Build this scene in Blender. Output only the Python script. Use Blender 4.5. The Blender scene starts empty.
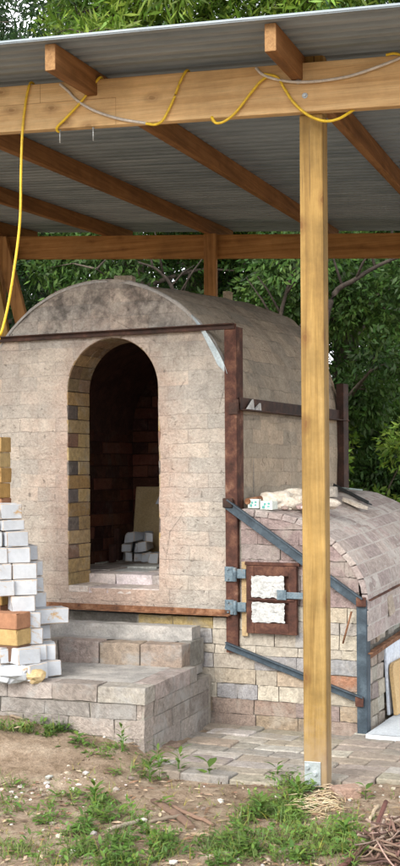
import bpy, bmesh, math, random
from mathutils import Vector, Matrix, noise
import numpy as np
R = math.radians
random.seed(7)
rng = np.random.default_rng(11)
sc = bpy.context.scene
col = sc.collection

# ------------------------------------------------------------------ camera
F, CX, HY, EYE, ROLL = 1250.0, 200.0, 470.0, 1.3, 0.007
cd = bpy.data.cameras.new('camera'); cam = bpy.data.objects.new('camera', cd); col.objects.link(cam)
cam.location = (0, 0, EYE)
cam.rotation_mode = 'XYZ'
cam.rotation_euler = (Matrix.Rotation(ROLL, 3, 'Y') @ Matrix.Rotation(R(90), 3, 'X')).to_euler()
cd.sensor_fit = 'VERTICAL'; cd.sensor_height = 36; cd.lens = 36 * F / 866
cd.shift_y = (HY - 433) / 866
cd.clip_start = .05; cd.clip_end = 3000
sc.camera = cam

def at(px, py, Y):
    """a point of the place, worked out from where the photograph shows it and its distance"""
    u, v = px - CX, HY - py
    return Vector(((u + ROLL * v) / F * Y, Y, EYE + (v - ROLL * u) / F * Y))
def onground(px, py, z=0.0):
    u, v = px - CX, HY - py
    v0 = v - ROLL * u
    Y = (z - EYE) * F / v0
    return Vector(((u + ROLL * v) / F * Y, Y, z))

# ------------------------------------------------------------------ materials
def new_mat(name):
    m = bpy.data.materials.new(name); m.use_nodes = True
    nt = m.node_tree; nt.nodes.clear()
    o = nt.nodes.new('ShaderNodeOutputMaterial'); b = nt.nodes.new('ShaderNodeBsdfPrincipled')
    nt.links.new(b.outputs[0], o.inputs[0])
    return m, nt, b
class N:
    def __init__(s, nt): s.nt = nt
    def node(s, t, **k):
        n = s.nt.nodes.new(t)
        for a, v in k.items(): setattr(n, a, v)
        return n
    def link(s, a, b): s.nt.links.new(a, b)
    def coords(s, scale=(1, 1, 1), out='Object', rot=(0, 0, 0)):
        tc = s.node('ShaderNodeTexCoord'); mp = s.node('ShaderNodeMapping')
        mp.inputs['Scale'].default_value = scale; mp.inputs['Rotation'].default_value = rot
        s.link(tc.outputs[out], mp.inputs[0]); return mp.outputs[0]
    def noise(s, vec, scale, detail=5, rough=.6, dist=0):
        n = s.node('ShaderNodeTexNoise'); n.inputs['Scale'].default_value = scale
        n.inputs['Detail'].default_value = detail; n.inputs['Roughness'].default_value = rough
        n.inputs['Distortion'].default_value = dist
        if vec is not None: s.link(vec, n.inputs['Vector'])
        return n.outputs['Fac']
    def vor(s, vec, scale, feature='F1'):
        n = s.node('ShaderNodeTexVoronoi'); n.feature = feature; n.inputs['Scale'].default_value = scale
        if vec is not None: s.link(vec, n.inputs['Vector'])
        return n.outputs['Distance']
    def ramp(s, fac, stops):
        n = s.node('ShaderNodeValToRGB'); e = n.color_ramp.elements
        while len(e) < len(stops): e.new(.5)
        for el, (p, c) in zip(e, stops):
            el.position = p; el.color = (c[0], c[1], c[2], 1) if hasattr(c, '__len__') else (c, c, c, 1)
        s.link(fac, n.inputs[0]); return n.outputs[0]
    def mix(s, fac, a, b, mode='MIX'):
        n = s.node('ShaderNodeMix', data_type='RGBA', blend_type=mode)
        for inp, v in ((n.inputs[0], fac), (n.inputs[6], a), (n.inputs[7], b)):
            if hasattr(v, 'node'): s.link(v, inp)
            elif hasattr(v, '__len__'): inp.default_value = (v[0], v[1], v[2], 1)
            else: inp.default_value = v
        return n.outputs[2]
    def math(s, op, a, b=0.0):
        n = s.node('ShaderNodeMath', operation=op)
        for inp, v in ((n.inputs[0], a), (n.inputs[1], b)):
            if hasattr(v, 'node'): s.link(v, inp)
            else: inp.default_value = v
        return n.outputs[0]
    def bump(s, b, height, strength=.4, dist=.01):
        n = s.node('ShaderNodeBump'); n.inputs['Strength'].default_value = strength
        n.inputs['Distance'].default_value = dist
        s.link(height, n.inputs['Height']); s.link(n.outputs[0], b.inputs['Normal'])
    def attr(s, name='Col'):
        n = s.node('ShaderNodeAttribute'); n.attribute_name = name; return n.outputs['Color']

def mottled(name, stops, scale=8, rough=.9, fine=60, bump=.4, bdist=.008, metal=0.0, dist=.3, spec=.3):
    m, nt, b = new_mat(name); n = N(nt); v = n.coords()
    c = n.ramp(n.noise(v, scale, 8, .65, dist), stops)
    f = n.noise(v, fine, 6, .7)
    c = n.mix(.6, c, n.ramp(f, [(.3, .55), (.7, 1.25)]), 'MULTIPLY')
    n.link(c, b.inputs['Base Color']); b.inputs['Roughness'].default_value = rough
    b.inputs['Metallic'].default_value = metal; b.inputs['Specular IOR Level'].default_value = spec
    n.bump(b, n.math('ADD', f, n.math('MULTIPLY', n.noise(v, scale * 2, 4), 1.0)), bump, bdist)
    return m

def wood(name, axis, stops, dirt=.3, rough=.7, gr=1.0, kd=.5, mud=False):
    m, nt, b = new_mat(name); n = N(nt)
    s = [30 * gr, 30 * gr, 30 * gr]; s['xyz'.index(axis)] = 1.1 * gr
    v = n.coords(tuple(s)); vb = n.coords()
    w = n.noise(v, 1.0, 6, .6, .7)
    fine = n.noise(n.coords(tuple(8 * q for q in s)), 1.0, 3, .6)
    c = n.ramp(w, stops)
    c = n.mix(.5, c, n.ramp(fine, [(.3, .72), (.7, 1.18)]), 'MULTIPLY')
    c = n.mix(dirt, c, n.ramp(n.noise(vb, 3.5, 7, .7), [(.35, .45), (.65, 1.25)]), 'MULTIPLY')
    sxk = n.node('ShaderNodeSeparateXYZ'); n.link(vb, sxk.inputs[0]); ia = 'xyz'.index(axis); oth = [q for q in range(3) if q != ia]
    cmk = n.node('ShaderNodeCombineXYZ'); wk = n.math('MULTIPLY', n.noise(vb, 25, 3), .25)
    n.link(n.math('ADD', n.math('MULTIPLY', n.math('ADD', sxk.outputs[oth[0]], sxk.outputs[oth[1]]), 11), wk), cmk.inputs[0])
    n.link(n.math('MULTIPLY', sxk.outputs[ia], 5.5), cmk.inputs[1])
    vk = n.node('ShaderNodeTexVoronoi'); vk.voronoi_dimensions = '2D'; vk.inputs['Scale'].default_value = 1; n.link(cmk.outputs[0], vk.inputs['Vector'])
    sk = n.node('ShaderNodeSeparateColor'); n.link(vk.outputs['Color'], sk.inputs[0])
    pick = n.math('GREATER_THAN', sk.outputs[0], .72)
    kn = n.ramp(vk.outputs['Distance'], [(.0, 1.0), (.07, .9), (.10, .45), (.13, .6), (.30, 0.0)])
    c = n.mix(n.math('MULTIPLY', n.math('MULTIPLY', kn, pick), kd), c, (.14, .06, .018))
    if mud:
        sx = n.node('ShaderNodeSeparateXYZ'); n.link(vb, sx.inputs[0])
        mz = n.math('ADD', sx.outputs[2], n.math('MULTIPLY', n.noise(vb, 16, 6, .7), .5))
        c = n.mix(n.ramp(mz, [(.22, .8), (.55, 0.0)]), c, (.30, .23, .16))
        ck = n.noise(n.coords((60, 60, .9)), 1.0, 4, .6, .2)
        c = n.mix(n.ramp(ck, [(.635, 0.0), (.66, .75)]), c, (.07, .04, .02))
    n.link(c, b.inputs['Base Color']); b.inputs['Roughness'].default_value = rough
    b.inputs['Specular IOR Level'].default_value = .25
    n.bump(b, n.math('ADD', w, n.math('MULTIPLY', fine, .5)), .35, .004)
    return m

def brickmat(name, mortar=(.42, .39, .34), smear=.45, rough=.95, dirt=.45):
    """colour of each brick from its own attribute, dirt, soot and smeared mortar over it"""
    m, nt, b = new_mat(name); n = N(nt); v = n.coords()
    a = n.attr()
    f = n.noise(v, 38, 8, .7); g = n.noise(v, 7, 8, .7, .5); h = n.noise(v, 150, 4, .7)
    c = n.mix(.75, a, n.ramp(f, [(.3, .5), (.7, 1.35)]), 'MULTIPLY')
    c = n.mix(.6, c, n.ramp(h, [(.25, .55), (.75, 1.3)]), 'MULTIPLY')
    c = n.mix(n.math('MULTIPLY', n.ramp(g, [(.5, 0.0), (.64, 1.0)]), smear), c, mortar)
    c = n.mix(n.math('MULTIPLY', n.ramp(n.noise(v, 4.2, 9, .75, 1.0), [(.5, 0.0), (.7, 1.0)]), dirt), c, (.14, .12, .105))
    n.link(c, b.inputs['Base Color']); b.inputs['Roughness'].default_value = rough
    b.inputs['Specular IOR Level'].default_value = .15
    n.bump(b, n.math('ADD', n.math('ADD', n.math('MULTIPLY', f, 1.2), h), n.math('MULTIPLY', n.noise(v, 13, 5, .7), 1.6)), .75, .008)
    return m

def render_mat(name, base, pink, door=None, line=.5, bw=.23, bh=.0765, axis='xz', sootk=.8):
    """weathered mud render over brick courses: courses ghost through"""
    m, nt, b = new_mat(name); n = N(nt)
    tc = n.node('ShaderNodeTexCoord'); sx = n.node('ShaderNodeSeparateXYZ'); n.link(tc.outputs['Object'], sx.inputs[0])
    v = n.coords()
    wob = n.noise(v, 6, 4, .6)
    cm = n.node('ShaderNodeCombineXYZ')
    n.link(n.math('ADD', sx.outputs['XYZ'.index(axis[0].upper())], n.math('MULTIPLY', wob, .035)), cm.inputs[0])
    n.link(n.math('ADD', sx.outputs['XYZ'.index(axis[1].upper())], n.math('MULTIPLY', wob, .03)), cm.inputs[1])
    bt = n.node('ShaderNodeTexBrick'); n.link(cm.outputs[0], bt.inputs['Vector'])
    bt.inputs['Scale'].default_value = 1; bt.inputs['Brick Width'].default_value = bw; bt.inputs['Row Height'].default_value = bh
    bt.inputs['Mortar Size'].default_value = .005; bt.inputs['Mortar Smooth'].default_value = .9; bt.inputs['Bias'].default_value = -.1
    bt.inputs['Color1'].default_value = (*base[0], 1); bt.inputs['Color2'].default_value = (*pink, 1)
    bt.inputs['Mortar'].default_value = (*base[2], 1)
    big = n.noise(v, 3.2, 7, .65, .6); mid = n.noise(v, 14, 8, .72, .4); fine = n.noise(v, 70, 6, .75); grit = n.noise(v, 220, 3, .7)
    cover = n.ramp(big, [(.30, .42), (.54, .94)])
    rend = n.ramp(mid, [(.28, base[1]), (.5, base[0]), (.72, tuple(q * 1.22 for q in base[0]))])
    c = n.mix(cover, n.mix(.55, bt.outputs['Color'], n.mix(n.vor(cm.outputs[0], 4.0), base[0], pink)), rend)
    # whole courses of pinker or greyer blocks show through the wash
    b2 = n.node('ShaderNodeTexBrick'); n.link(cm.outputs[0], b2.inputs['Vector']); b2.inputs['Scale'].default_value = 1
    b2.inputs['Brick Width'].default_value = bw; b2.inputs['Row Height'].default_value = bh; b2.inputs['Mortar Size'].default_value = 0.0; b2.inputs['Bias'].default_value = 0
    b2.inputs['Color1'].default_value = (.82, .84, .86, 1); b2.inputs['Color2'].default_value = (1.16, 1.1, 1.05, 1)
    c = n.mix(.8, c, b2.outputs['Color'], 'MULTIPLY')
    if door:
        # fired, pinker clay close to the doorway
        xc, zc = door
        dx = n.math('MULTIPLY', n.math('SUBTRACT', sx.outputs[0], xc), 2.6)
        dz = n.math('MULTIPLY', n.math('SUBTRACT', sx.outputs[2], zc), 1.15)
        d = n.math('SQRT', n.math('ADD', n.math('MULTIPLY', dx, dx), n.math('MULTIPLY', dz, dz)))
        d = n.math('ADD', d, n.math('MULTIPLY', mid, .8))
        c = n.mix(n.ramp(n.math('MULTIPLY', d, .5), [(.56, .85), (.84, 0.0)]), c, n.mix(n.noise(v, 9, 4), pink, tuple(q * .78 for q in pink)))
    c = n.mix(.6, c, n.ramp(fine, [(.28, .55), (.72, 1.32)]), 'MULTIPLY')
    c = n.mix(.3, c, n.ramp(grit, [(.25, .6), (.75, 1.3)]), 'MULTIPLY')
    damp = n.ramp(n.noise(n.coords((1.6, 1.6, .7)), 1.9, 7, .7, .3), [(.34, .78), (.5, 1.0), (.66, 1.15)])
    c = n.mix(.8, c, damp, 'MULTIPLY')
    # ghosted joints, pits and soot
    joint = n.math('MULTIPLY', bt.outputs['Fac'], n.math('MULTIPLY', n.ramp(n.noise(v, 5, 5), [(.42, .08), (.62, 1.0)]), line))
    c = n.mix(joint, c, tuple(q * .5 for q in base[1]))
    ve = n.vor(n.node('ShaderNodeVectorMath', operation='ADD').outputs[0] if False else v, 3.1, 'DISTANCE_TO_EDGE')
    wv = n.node('ShaderNodeVectorMath', operation='SCALE')
    crack = n.math('MULTIPLY', n.ramp(n.math('ADD', ve, n.math('MULTIPLY', n.math('SUBTRACT', mid, .5), .05)), [(.0, 1.0), (.008, 0.0)]), n.ramp(n.noise(v, 2.1, 3), [(.53, 0.0), (.62, .55)]))
    c = n.mix(crack, c, tuple(q * .3 for q in base[1]))
    pit = n.ramp(n.noise(v, 26, 4, .6, .8), [(.63, 0.0), (.71, 1.0)])
    c = n.mix(n.math('MULTIPLY', pit, .55), c, tuple(q * .35 for q in base[1]))
    # soot above the door / high on the gable
    soot = n.math('MULTIPLY', n.ramp(n.math('MULTIPLY', n.math('SUBTRACT', sx.outputs[2], 1.85), 2.0), [(.1, 0.0), (.6, 1.0)]),
                  n.ramp(n.noise(v, 6.5, 8, .72, .15), [(.43, 0.0), (.60, 1.0)]))
    c = n.mix(n.math('MULTIPLY', soot, sootk), c, (.085, .075, .07))
    n.link(c, b.inputs['Base Color']); b.inputs['Roughness'].default_value = .95
    b.inputs['Specular IOR Level'].default_value = .12
    hgt = n.math('ADD', n.math('MULTIPLY', mid, 3.0), n.math('MULTIPLY', fine, 1.3))
    hgt = n.math('SUBTRACT', hgt, n.math('MULTIPLY', joint, .8)); hgt = n.math('SUBTRACT', hgt, n.math('MULTIPLY', pit, .9))
    n.bump(b, hgt, .75, .012)
    return m

def leafmat(name, dark, light, trans=.35):
    m, nt, b = new_mat(name); n = N(nt)
    oi = n.attr(); c = n.mix(.5, n.ramp(n.noise(n.coords(), 1.1, 3), [(.35, dark), (.65, light)]), oi, 'MULTIPLY')
    c = n.mix(1.0, n.ramp(n.noise(n.coords(), 1.3, 4), [(.35, dark), (.65, light)]), oi, 'MULTIPLY')
    n.link(c, b.inputs['Base Color']); b.inputs['Roughness'].default_value = .5; b.inputs['Specular IOR Level'].default_value = .35
    t = n.node('ShaderNodeBsdfTranslucent'); n.link(n.mix(.0, c, c), t.inputs['Color'])
    mx = n.node('ShaderNodeMixShader'); mx.inputs[0].default_value = trans
    out = [q for q in nt.nodes if q.type == 'OUTPUT_MATERIAL'][0]
    n.link(b.outputs[0], mx.inputs[1]); n.link(t.outputs[0], mx.inputs[2]); n.link(mx.outputs[0], out.inputs[0])
    return m

def attrmat(name, rough=.9, bump=.3, scale=60):
    m, nt, b = new_mat(name); n = N(nt); f = n.noise(n.coords(), scale, 5, .7)
    c = n.mix(.6, n.attr(), n.ramp(f, [(.3, .6), (.7, 1.3)]), 'MULTIPLY')
    n.link(c, b.inputs['Base Color']); b.inputs['Roughness'].default_value = rough; b.inputs['Specular IOR Level'].default_value = .2
    n.bump(b, f, bump, .004); return m

M = {}
M['beam'] = wood('beam_pine', 'x', [(.3, (.52, .32, .14)), (.5, (.66, .44, .215)), (.7, (.74, .54, .29))], .4, kd=.6)
M['post'] = wood('post_pine', 'z', [(.3, (.20, .115, .034)), (.5, (.30, .185, .056)), (.7, (.38, .25, .09))], .6, kd=.8, mud=True)
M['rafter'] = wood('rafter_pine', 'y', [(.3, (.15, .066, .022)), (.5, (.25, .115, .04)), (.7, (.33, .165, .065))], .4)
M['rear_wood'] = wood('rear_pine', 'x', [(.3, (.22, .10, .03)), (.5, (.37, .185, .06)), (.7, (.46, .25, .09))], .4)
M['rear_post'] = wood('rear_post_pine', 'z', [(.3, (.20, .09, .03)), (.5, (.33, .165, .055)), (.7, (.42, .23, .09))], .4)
M['endgrain'] = mottled('end_grain', [(.3, (.22, .11, .045)), (.7, (.42, .25, .11))], 20, .85, 120)
M['galv'] = mottled('galvanised', [(.3, (.36, .40, .42)), (.7, (.55, .6, .62))], 30, .45, 90, .1, .002, .6)
M['brick'] = brickmat('old_brick')
M['step_brick'] = brickmat('grey_step_brick', (.34, .33, .315), .75, dirt=.65)
M['vault_brick'] = brickmat('mortar_washed_brick', (.46, .42, .39), .7, dirt=.3)
M['wash'] = mottled('mortar_wash', [(.3, (.40, .365, .34)), (.7, (.54, .50, .47))], 14, .97, 90, .6, .008)
M['paver'] = brickmat('worn_paver', (.36, .31, .25), .7)
M['mortar'] = mottled('mortar', [(.3, (.22, .2, .17)), (.7, (.4, .37, .32))], 18, .97, 90, .6, .01)
M['mortar_dark'] = mottled('dirty_mortar', [(.3, (.13, .12, .10)), (.7, (.27, .25, .22))], 18, .97, 90, .6, .01)  # darker mortar tone; carries the shade of the recess behind the foot bar
M['concrete'] = mottled('concrete', [(.3, (.23, .22, .21)), (.5, (.36, .345, .325)), (.62, (.44, .41, .38)), (.75, (.50, .49, .48))], 9, .95, 110, .5, .006)
M['hearth'] = mottled('pale_concrete', [(.3, (.42, .46, .5)), (.7, (.66, .7, .74))], 7, .9, 90, .3, .004)
M['rust'] = mottled('rusty_steel', [(.3, (.035, .017, .013)), (.5, (.085, .036, .026)), (.62, (.15, .07, .045)), (.74, (.30, .19, .14))], 13, .8, 110, .35, .003, .15)
M['rust_dark'] = mottled('dark_rusty_steel', [(.3, (.02, .014, .012)), (.55, (.06, .03, .022)), (.75, (.14, .065, .04))], 12, .7, 110, .3, .003, .2)
M['rust_bar'] = mottled('rusty_bar', [(.3, (.06, .03, .02)), (.5, (.2, .09, .045)), (.7, (.34, .2, .12))], 20, .85, 110, .4, .003)
M['blue_steel'] = mottled('blue_grey_steel', [(.3, (.03, .042, .055)), (.5, (.055, .078, .10)), (.66, (.10, .135, .165)), (.8, (.16, .13, .11))], 10, .5, 120, .2, .002, .25)
M['hinge_steel'] = mottled('pale_hinge_steel', [(.3, (.07, .10, .13)), (.55, (.16, .22, .26)), (.75, (.22, .15, .11))], 30, .5, 120, .2, .002, .3)
M['fibre'] = mottled('white_fibre', [(.3, (.34, .345, .34)), (.5, (.52, .525, .52)), (.62, (.60, .60, .59)), (.75, (.42, .36, .29))], 26, 1, 90, .9, .006)
M['kiln_front'] = render_mat('mud_render', ((.49, .45, .40), (.36, .33, .29), (.36, .325, .29)), (.58, .42, .34), (-.70, 1.15), .42)
M['kiln_side'] = render_mat('side_render', ((.50, .43, .34), (.38, .33, .26), (.37, .32, .255)), (.50, .40, .31), None, .35, axis='yz')
M['vault'] = render_mat('vault_render', ((.42, .37, .30), (.30, .26, .21), (.24, .215, .18)), (.45, .35, .27), None, .6, .23, .0765, axis='yz', sootk=.25)
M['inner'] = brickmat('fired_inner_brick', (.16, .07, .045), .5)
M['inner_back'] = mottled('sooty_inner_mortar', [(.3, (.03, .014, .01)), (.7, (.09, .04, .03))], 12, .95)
M['floor_slab'] = brickmat('kiln_floor', (.5, .47, .43), .5)
M['white_brick'] = None
M['shelf'] = mottled('kiln_shelf_clay', [(.3, (.40, .29, .14)), (.7, (.55, .42, .24))], 7, .9, 90, .25, .003)
M['tanboard'] = mottled('tan_board', [(.3, (.5, .33, .15)), (.7, (.62, .44, .23))], 6, .8, 90, .2, .003)
M['whiteboard'] = mottled('white_board', [(.3, (.55, .6, .68)), (.7, (.72, .76, .82))], 8, .7, 60, .15, .003)
M['yellow'] = mottled('yellow_cable', [(.3, (.62, .40, .015)), (.7, (.80, .56, .03))], 9, .45, 60, .05, .001, 0, .3, .5)
M['white_cable'] = mottled('grey_white_cable', [(.3, (.5, .46, .4)), (.7, (.68, .64, .58))], 9, .5, 60, .05, .001)
M['leaf_tree'] = leafmat('tree_leaf', (.02, .055, .013), (.075, .15, .032))
M['leaf_bright'] = leafmat('bright_leaf', (.08, .17, .02), (.24, .37, .06))
M['leaf_dark'] = leafmat('dark_leaf', (.010, .03, .010), (.032, .078, .024))
M['weed'] = leafmat('weed_leaf', (.07, .15, .03), (.16, .27, .065), .3)
M['grass'] = leafmat('grass_blade', (.085, .15, .04), (.19, .27, .085), .3)
M['bark'] = mottled('bark', [(.3, (.045, .035, .028)), (.7, (.15, .12, .095))], 14, .95, 70, .8, .01)
M['dark_bark'] = mottled('dark_bark', [(.3, (.02, .016, .013)), (.7, (.065, .05, .04))], 14, .95, 70, .8, .01)
M['attr'] = attrmat('natural_bits')
M['lump'] = mottled('plaster_lump', [(.3, (.45, .38, .3)), (.6, (.7, .64, .56)), (.75, (.8, .77, .72))], 26, 1, 90, .7, .006)
M['dark_steel_bar'] = mottled('black_steel', [(.3, (.02, .025, .03)), (.7, (.07, .085, .095))], 14, .5, 90, .15, .002, .4)
M['teal_flat'] = mottled('teal_grey_flat', [(.3, (.22, .29, .29)), (.7, (.36, .43, .42))], 14, .7, 90, .15, .002)
M['band'] = mottled('bluish_tin', [(.3, (.36, .45, .50)), (.6, (.55, .64, .69)), (.75, (.62, .66, .66))], 15, .5, 60, .2, .003, .2)

def white_brick_mat():
    m, nt, b = new_mat('kiln_washed_brick'); n = N(nt); v = n.coords()
    oi = n.node('ShaderNodeObjectInfo')
    v2 = n.node('ShaderNodeVectorMath', operation='ADD'); n.link(v, v2.inputs[0])
    cm = n.node('ShaderNodeCombineXYZ'); n.link(n.math('MULTIPLY', oi.outputs['Random'], 40), cm.inputs[0]); n.link(cm.outputs[0], v2.inputs[1])
    v = v2.outputs[0]
    f = n.noise(v, 30, 7, .7); w = n.noise(v, 9, 6, .7, .6)
    ed = n.math('MULTIPLY', n.attr(), n.ramp(n.noise(v, 16, 5, .7), [(.34, 0.0), (.47, 1.0)]))
    tanm = n.math('MAXIMUM', n.ramp(w, [(.60, 0.0), (.68, 1.0)]), ed)
    c = n.mix(tanm, n.mix(n.noise(v, 12, 5), (.41, .44, .49), (.52, .535, .55)), n.mix(f, (.36, .21, .09), (.50, .36, .2)))
    c = n.mix(.4, c, n.ramp(f, [(.3, .72), (.7, 1.15)]), 'MULTIPLY')
    n.link(c, b.inputs['Base Color']); b.inputs['Roughness'].default_value = .95; b.inputs['Specular IOR Level'].default_value = .1
    n.bump(b, f, .4, .005); return m
M['white_brick'] = white_brick_mat()

def fire_brick_mat():
    m, nt, b = new_mat('loose_fire_brick'); n = N(nt); v = n.coords()
    oi = n.node('ShaderNodeObjectInfo'); f = n.noise(v, 30, 7, .7)
    c = n.mix(.6, oi.outputs['Color'], n.ramp(f, [(.3, .6), (.7, 1.3)]), 'MULTIPLY')
    n.link(c, b.inputs['Base Color']); b.inputs['Roughness'].default_value = .95; b.inputs['Specular IOR Level'].default_value = .1
    n.bump(b, f, .4, .005); return m
M['fire_brick'] = fire_brick_mat()

def roof_mat():
    m, nt, b = new_mat('corrugated_iron'); n = N(nt); v = n.coords((.5, 3, 1))
    c = n.ramp(n.noise(v, 3, 6, .65), [(.3, (.15, .19, .22)), (.5, (.24, .285, .32)), (.7, (.31, .355, .39))])
    n.link(c, b.inputs['Base Color']); b.inputs['Metallic'].default_value = .1; b.inputs['Roughness'].default_value = .5
    n.bump(b, n.noise(n.coords(), 40, 4), .08, .003); return m
M['roof'] = roof_mat()

def ground_mat():
    m, nt, b = new_mat('soil'); n = N(nt); v = n.coords()
    big = n.noise(v, 1.6, 7, .65, .4); mid = n.noise(v, 9, 8, .7, .3); fine = n.noise(v, 60, 7, .75); grit = n.noise(v, 240, 3, .7)
    c = n.ramp(mid, [(.28, (.20, .14, .09)), (.5, (.38, .285, .205)), (.72, (.52, .42, .32))])
    c = n.mix(n.ramp(big, [(.5, 0.0), (.64, .45)]), c, (.17, .12, .08))
    sx = n.node('ShaderNodeSeparateXYZ'); n.link(v, sx.inputs[0])
    c = n.mix(n.ramp(n.math('MULTIPLY', sx.outputs[1], .05), [(.5, 0.0), (.6, 1.0)]), c, n.ramp(mid, [(.3, (.03, .035, .015)), (.7, (.13, .11, .06))]))
    c = n.mix(.7, c, n.ramp(fine, [(.28, .45), (.72, 1.45)]), 'MULTIPLY')
    c = n.mix(.5, c, n.ramp(grit, [(.25, .5), (.75, 1.4)]), 'MULTIPLY')
    n.link(c, b.inputs['Base Color']); b.inputs['Roughness'].default_value = 1; b.inputs['Specular IOR Level'].default_value = .08
    n.bump(b, n.math('ADD', n.math('MULTIPLY', mid, 2), n.math('ADD', fine, n.math('MULTIPLY', grit, .4))), .8, .018)
    return m
M['soil'] = ground_mat()

# ------------------------------------------------------------------ building helpers
class MB:
    def __init__(s):
        s.bm = bmesh.new(); s.cl = s.bm.loops.layers.float_color.new('Col'); s.mi = 0
    def face(s, vs, c=(1, 1, 1), mi=None, smooth=False):
        try: f = s.bm.faces.new(vs)
        except ValueError: return None
        for l in f.loops: l[s.cl] = (c[0], c[1], c[2], 1)
        f.material_index = s.mi if mi is None else mi; f.smooth = smooth
        return f
    def box(s, p0, p1, c=(1, 1, 1), jit=0.0, mat=None, nx=1, mi=None, clip=None):
        (x0, y0, z0), (x1, y1, z1) = p0, p1
        rows = []
        for i in range(nx + 1):
            x = x0 + (x1 - x0) * i / nx
            r = []
            for (y, z) in ((y0, z0), (y1, z0), (y1, z1), (y0, z1)):
                p = Vector((x, y, z))
                if jit: p += Vector((random.uniform(-jit, jit), random.uniform(-jit, jit), random.uniform(-jit, jit)))
                if clip: p = clip(p)
                if mat is not None: p = mat @ p
                r.append(s.bm.verts.new(p))
            rows.append(r)
        for a, b in zip(rows, rows[1:]):
            for k in range(4): s.face((a[k], b[k], b[(k + 1) % 4], a[(k + 1) % 4]), c, mi)
        s.face(rows[0], c, mi); s.face(list(reversed(rows[-1])), c, mi)
    def tube(s, pts, rad, n=8, c=(1, 1, 1), cap=True, mi=None):
        pts = [Vector(p) for p in pts]; rads = rad if hasattr(rad, '__len__') else [rad] * len(pts)
        rings = []
        up = Vector((0, 0, 1))
        for i, p in enumerate(pts):
            d = (pts[min(i + 1, len(pts) - 1)] - pts[max(i - 1, 0)])
            if d.length < 1e-9: d = Vector((0, 0, 1))
            d.normalize()
            a = d.cross(up if abs(d.z) < .92 else Vector((1, 0, 0))).normalized(); b = d.cross(a)
            rings.append([s.bm.verts.new(p + (a * math.cos(2 * math.pi * k / n) + b * math.sin(2 * math.pi * k / n)) * rads[i]) for k in range(n)])
        for a, b in zip(rings, rings[1:]):
            for k in range(n): s.face((a[k], a[(k + 1) % n], b[(k + 1) % n], b[k]), c, mi, True)
        if cap: s.face(rings[0], c, mi); s.face(list(reversed(rings[-1])), c, mi)
    def grid(s, fn, nu, nv, c=(1, 1, 1), mi=None, smooth=True):
        V = [[s.bm.verts.new(fn(i / nu, j / nv)) for j in range(nv + 1)] for i in range(nu + 1)]
        for i in range(nu):
            for j in range(nv):
                s.face((V[i][j], V[i + 1][j], V[i + 1][j + 1], V[i][j + 1]), c, mi, smooth)
    def build(s, name, mats, parent=None, bevel=0.0, world=True, seg=2):
        bmesh.ops.recalc_face_normals(s.bm, faces=s.bm.faces[:])
        me = bpy.data.meshes.new(name); s.bm.to_mesh(me); s.bm.free()
        for m in (mats if isinstance(mats, (list, tuple)) else [mats]): me.materials.append(m)
        o = bpy.data.objects.new(name, me); col.objects.link(o)
        if parent is not None:
            o.parent = parent
            if world:
                r = parent
                while r.parent: r = r.parent
                me.transform(ROOT[r.name].inverted())
        if bevel:
            b = o.modifiers.new('bevel', 'BEVEL'); b.width = bevel; b.segments = seg; b.limit_method = 'ANGLE'; b.angle_limit = R(40)
        return o
ROOT = {}
def tag(o, label=None, cat=None, group=None, kind=None):
    for k, v in (('label', label), ('category', cat), ('group', group), ('kind', kind)):
        if v: o[k] = v
    return o
def thing(name, loc, rotz, label, cat, group=None):
    o = bpy.data.objects.new(name, None); col.objects.link(o); o.empty_display_size = .1
    o.location = loc; o.rotation_euler = (0, 0, rotz)
    ROOT[o.name] = Matrix.Translation(Vector(loc)) @ Matrix.Rotation(rotz, 4, 'Z')
    return tag(o, label, cat, group)
def single(mb, name, mats, loc, label, cat, group=None, rot=(0, 0, 0), **k):
    """a thing that is one mesh, built round its own base"""
    o = mb.build(name, mats, None, **k); o.location = loc; o.rotation_euler = rot
    return tag(o, label, cat, group)
def smooth_path(pts, n=8):
    pts = [Vector(p) for p in pts]; out = []
    P = [pts[0] * 2 - pts[1]] + pts + [pts[-1] * 2 - pts[-2]]
    for i in range(1, len(P) - 2):
        for k in range(n):
            t = k / n; a, b, c, d = P[i - 1:i + 3]
            out.append(.5 * ((2 * b) + (c - a) * t + (2 * a - 5 * b + 4 * c - d) * t * t + (3 * b - a - 3 * c + d) * t ** 3))
    out.append(pts[-1]); return out
def lump(mb, c, r, seed, col_=(1, 1, 1), sub=2, sc_=(1, 1, 1), amp=.35, rot=None, mi=None, smooth=False):
    t = bmesh.new(); bmesh.ops.create_icosphere(t, subdivisions=sub, radius=1)
    vm = {}
    for v in t.verts:
        p = v.co.copy(); p *= 1 + amp * noise.noise(p * 1.7 + Vector((seed * 3.1, seed * 1.7, seed)))
        p = Vector((p.x * sc_[0], p.y * sc_[1], p.z * sc_[2])) * r
        if rot is not None: p = rot @ p
        vm[v] = mb.bm.verts.new(p + Vector(c))
    for f in t.faces: mb.face([vm[v] for v in f.verts], col_, mi, smooth)
    t.free()
def cjit(c, a=.12):
    k = 1 + random.uniform(-a, a)
    return tuple(max(0, q * k * (1 + random.uniform(-a * .3, a * .3))) for q in c)

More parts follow.
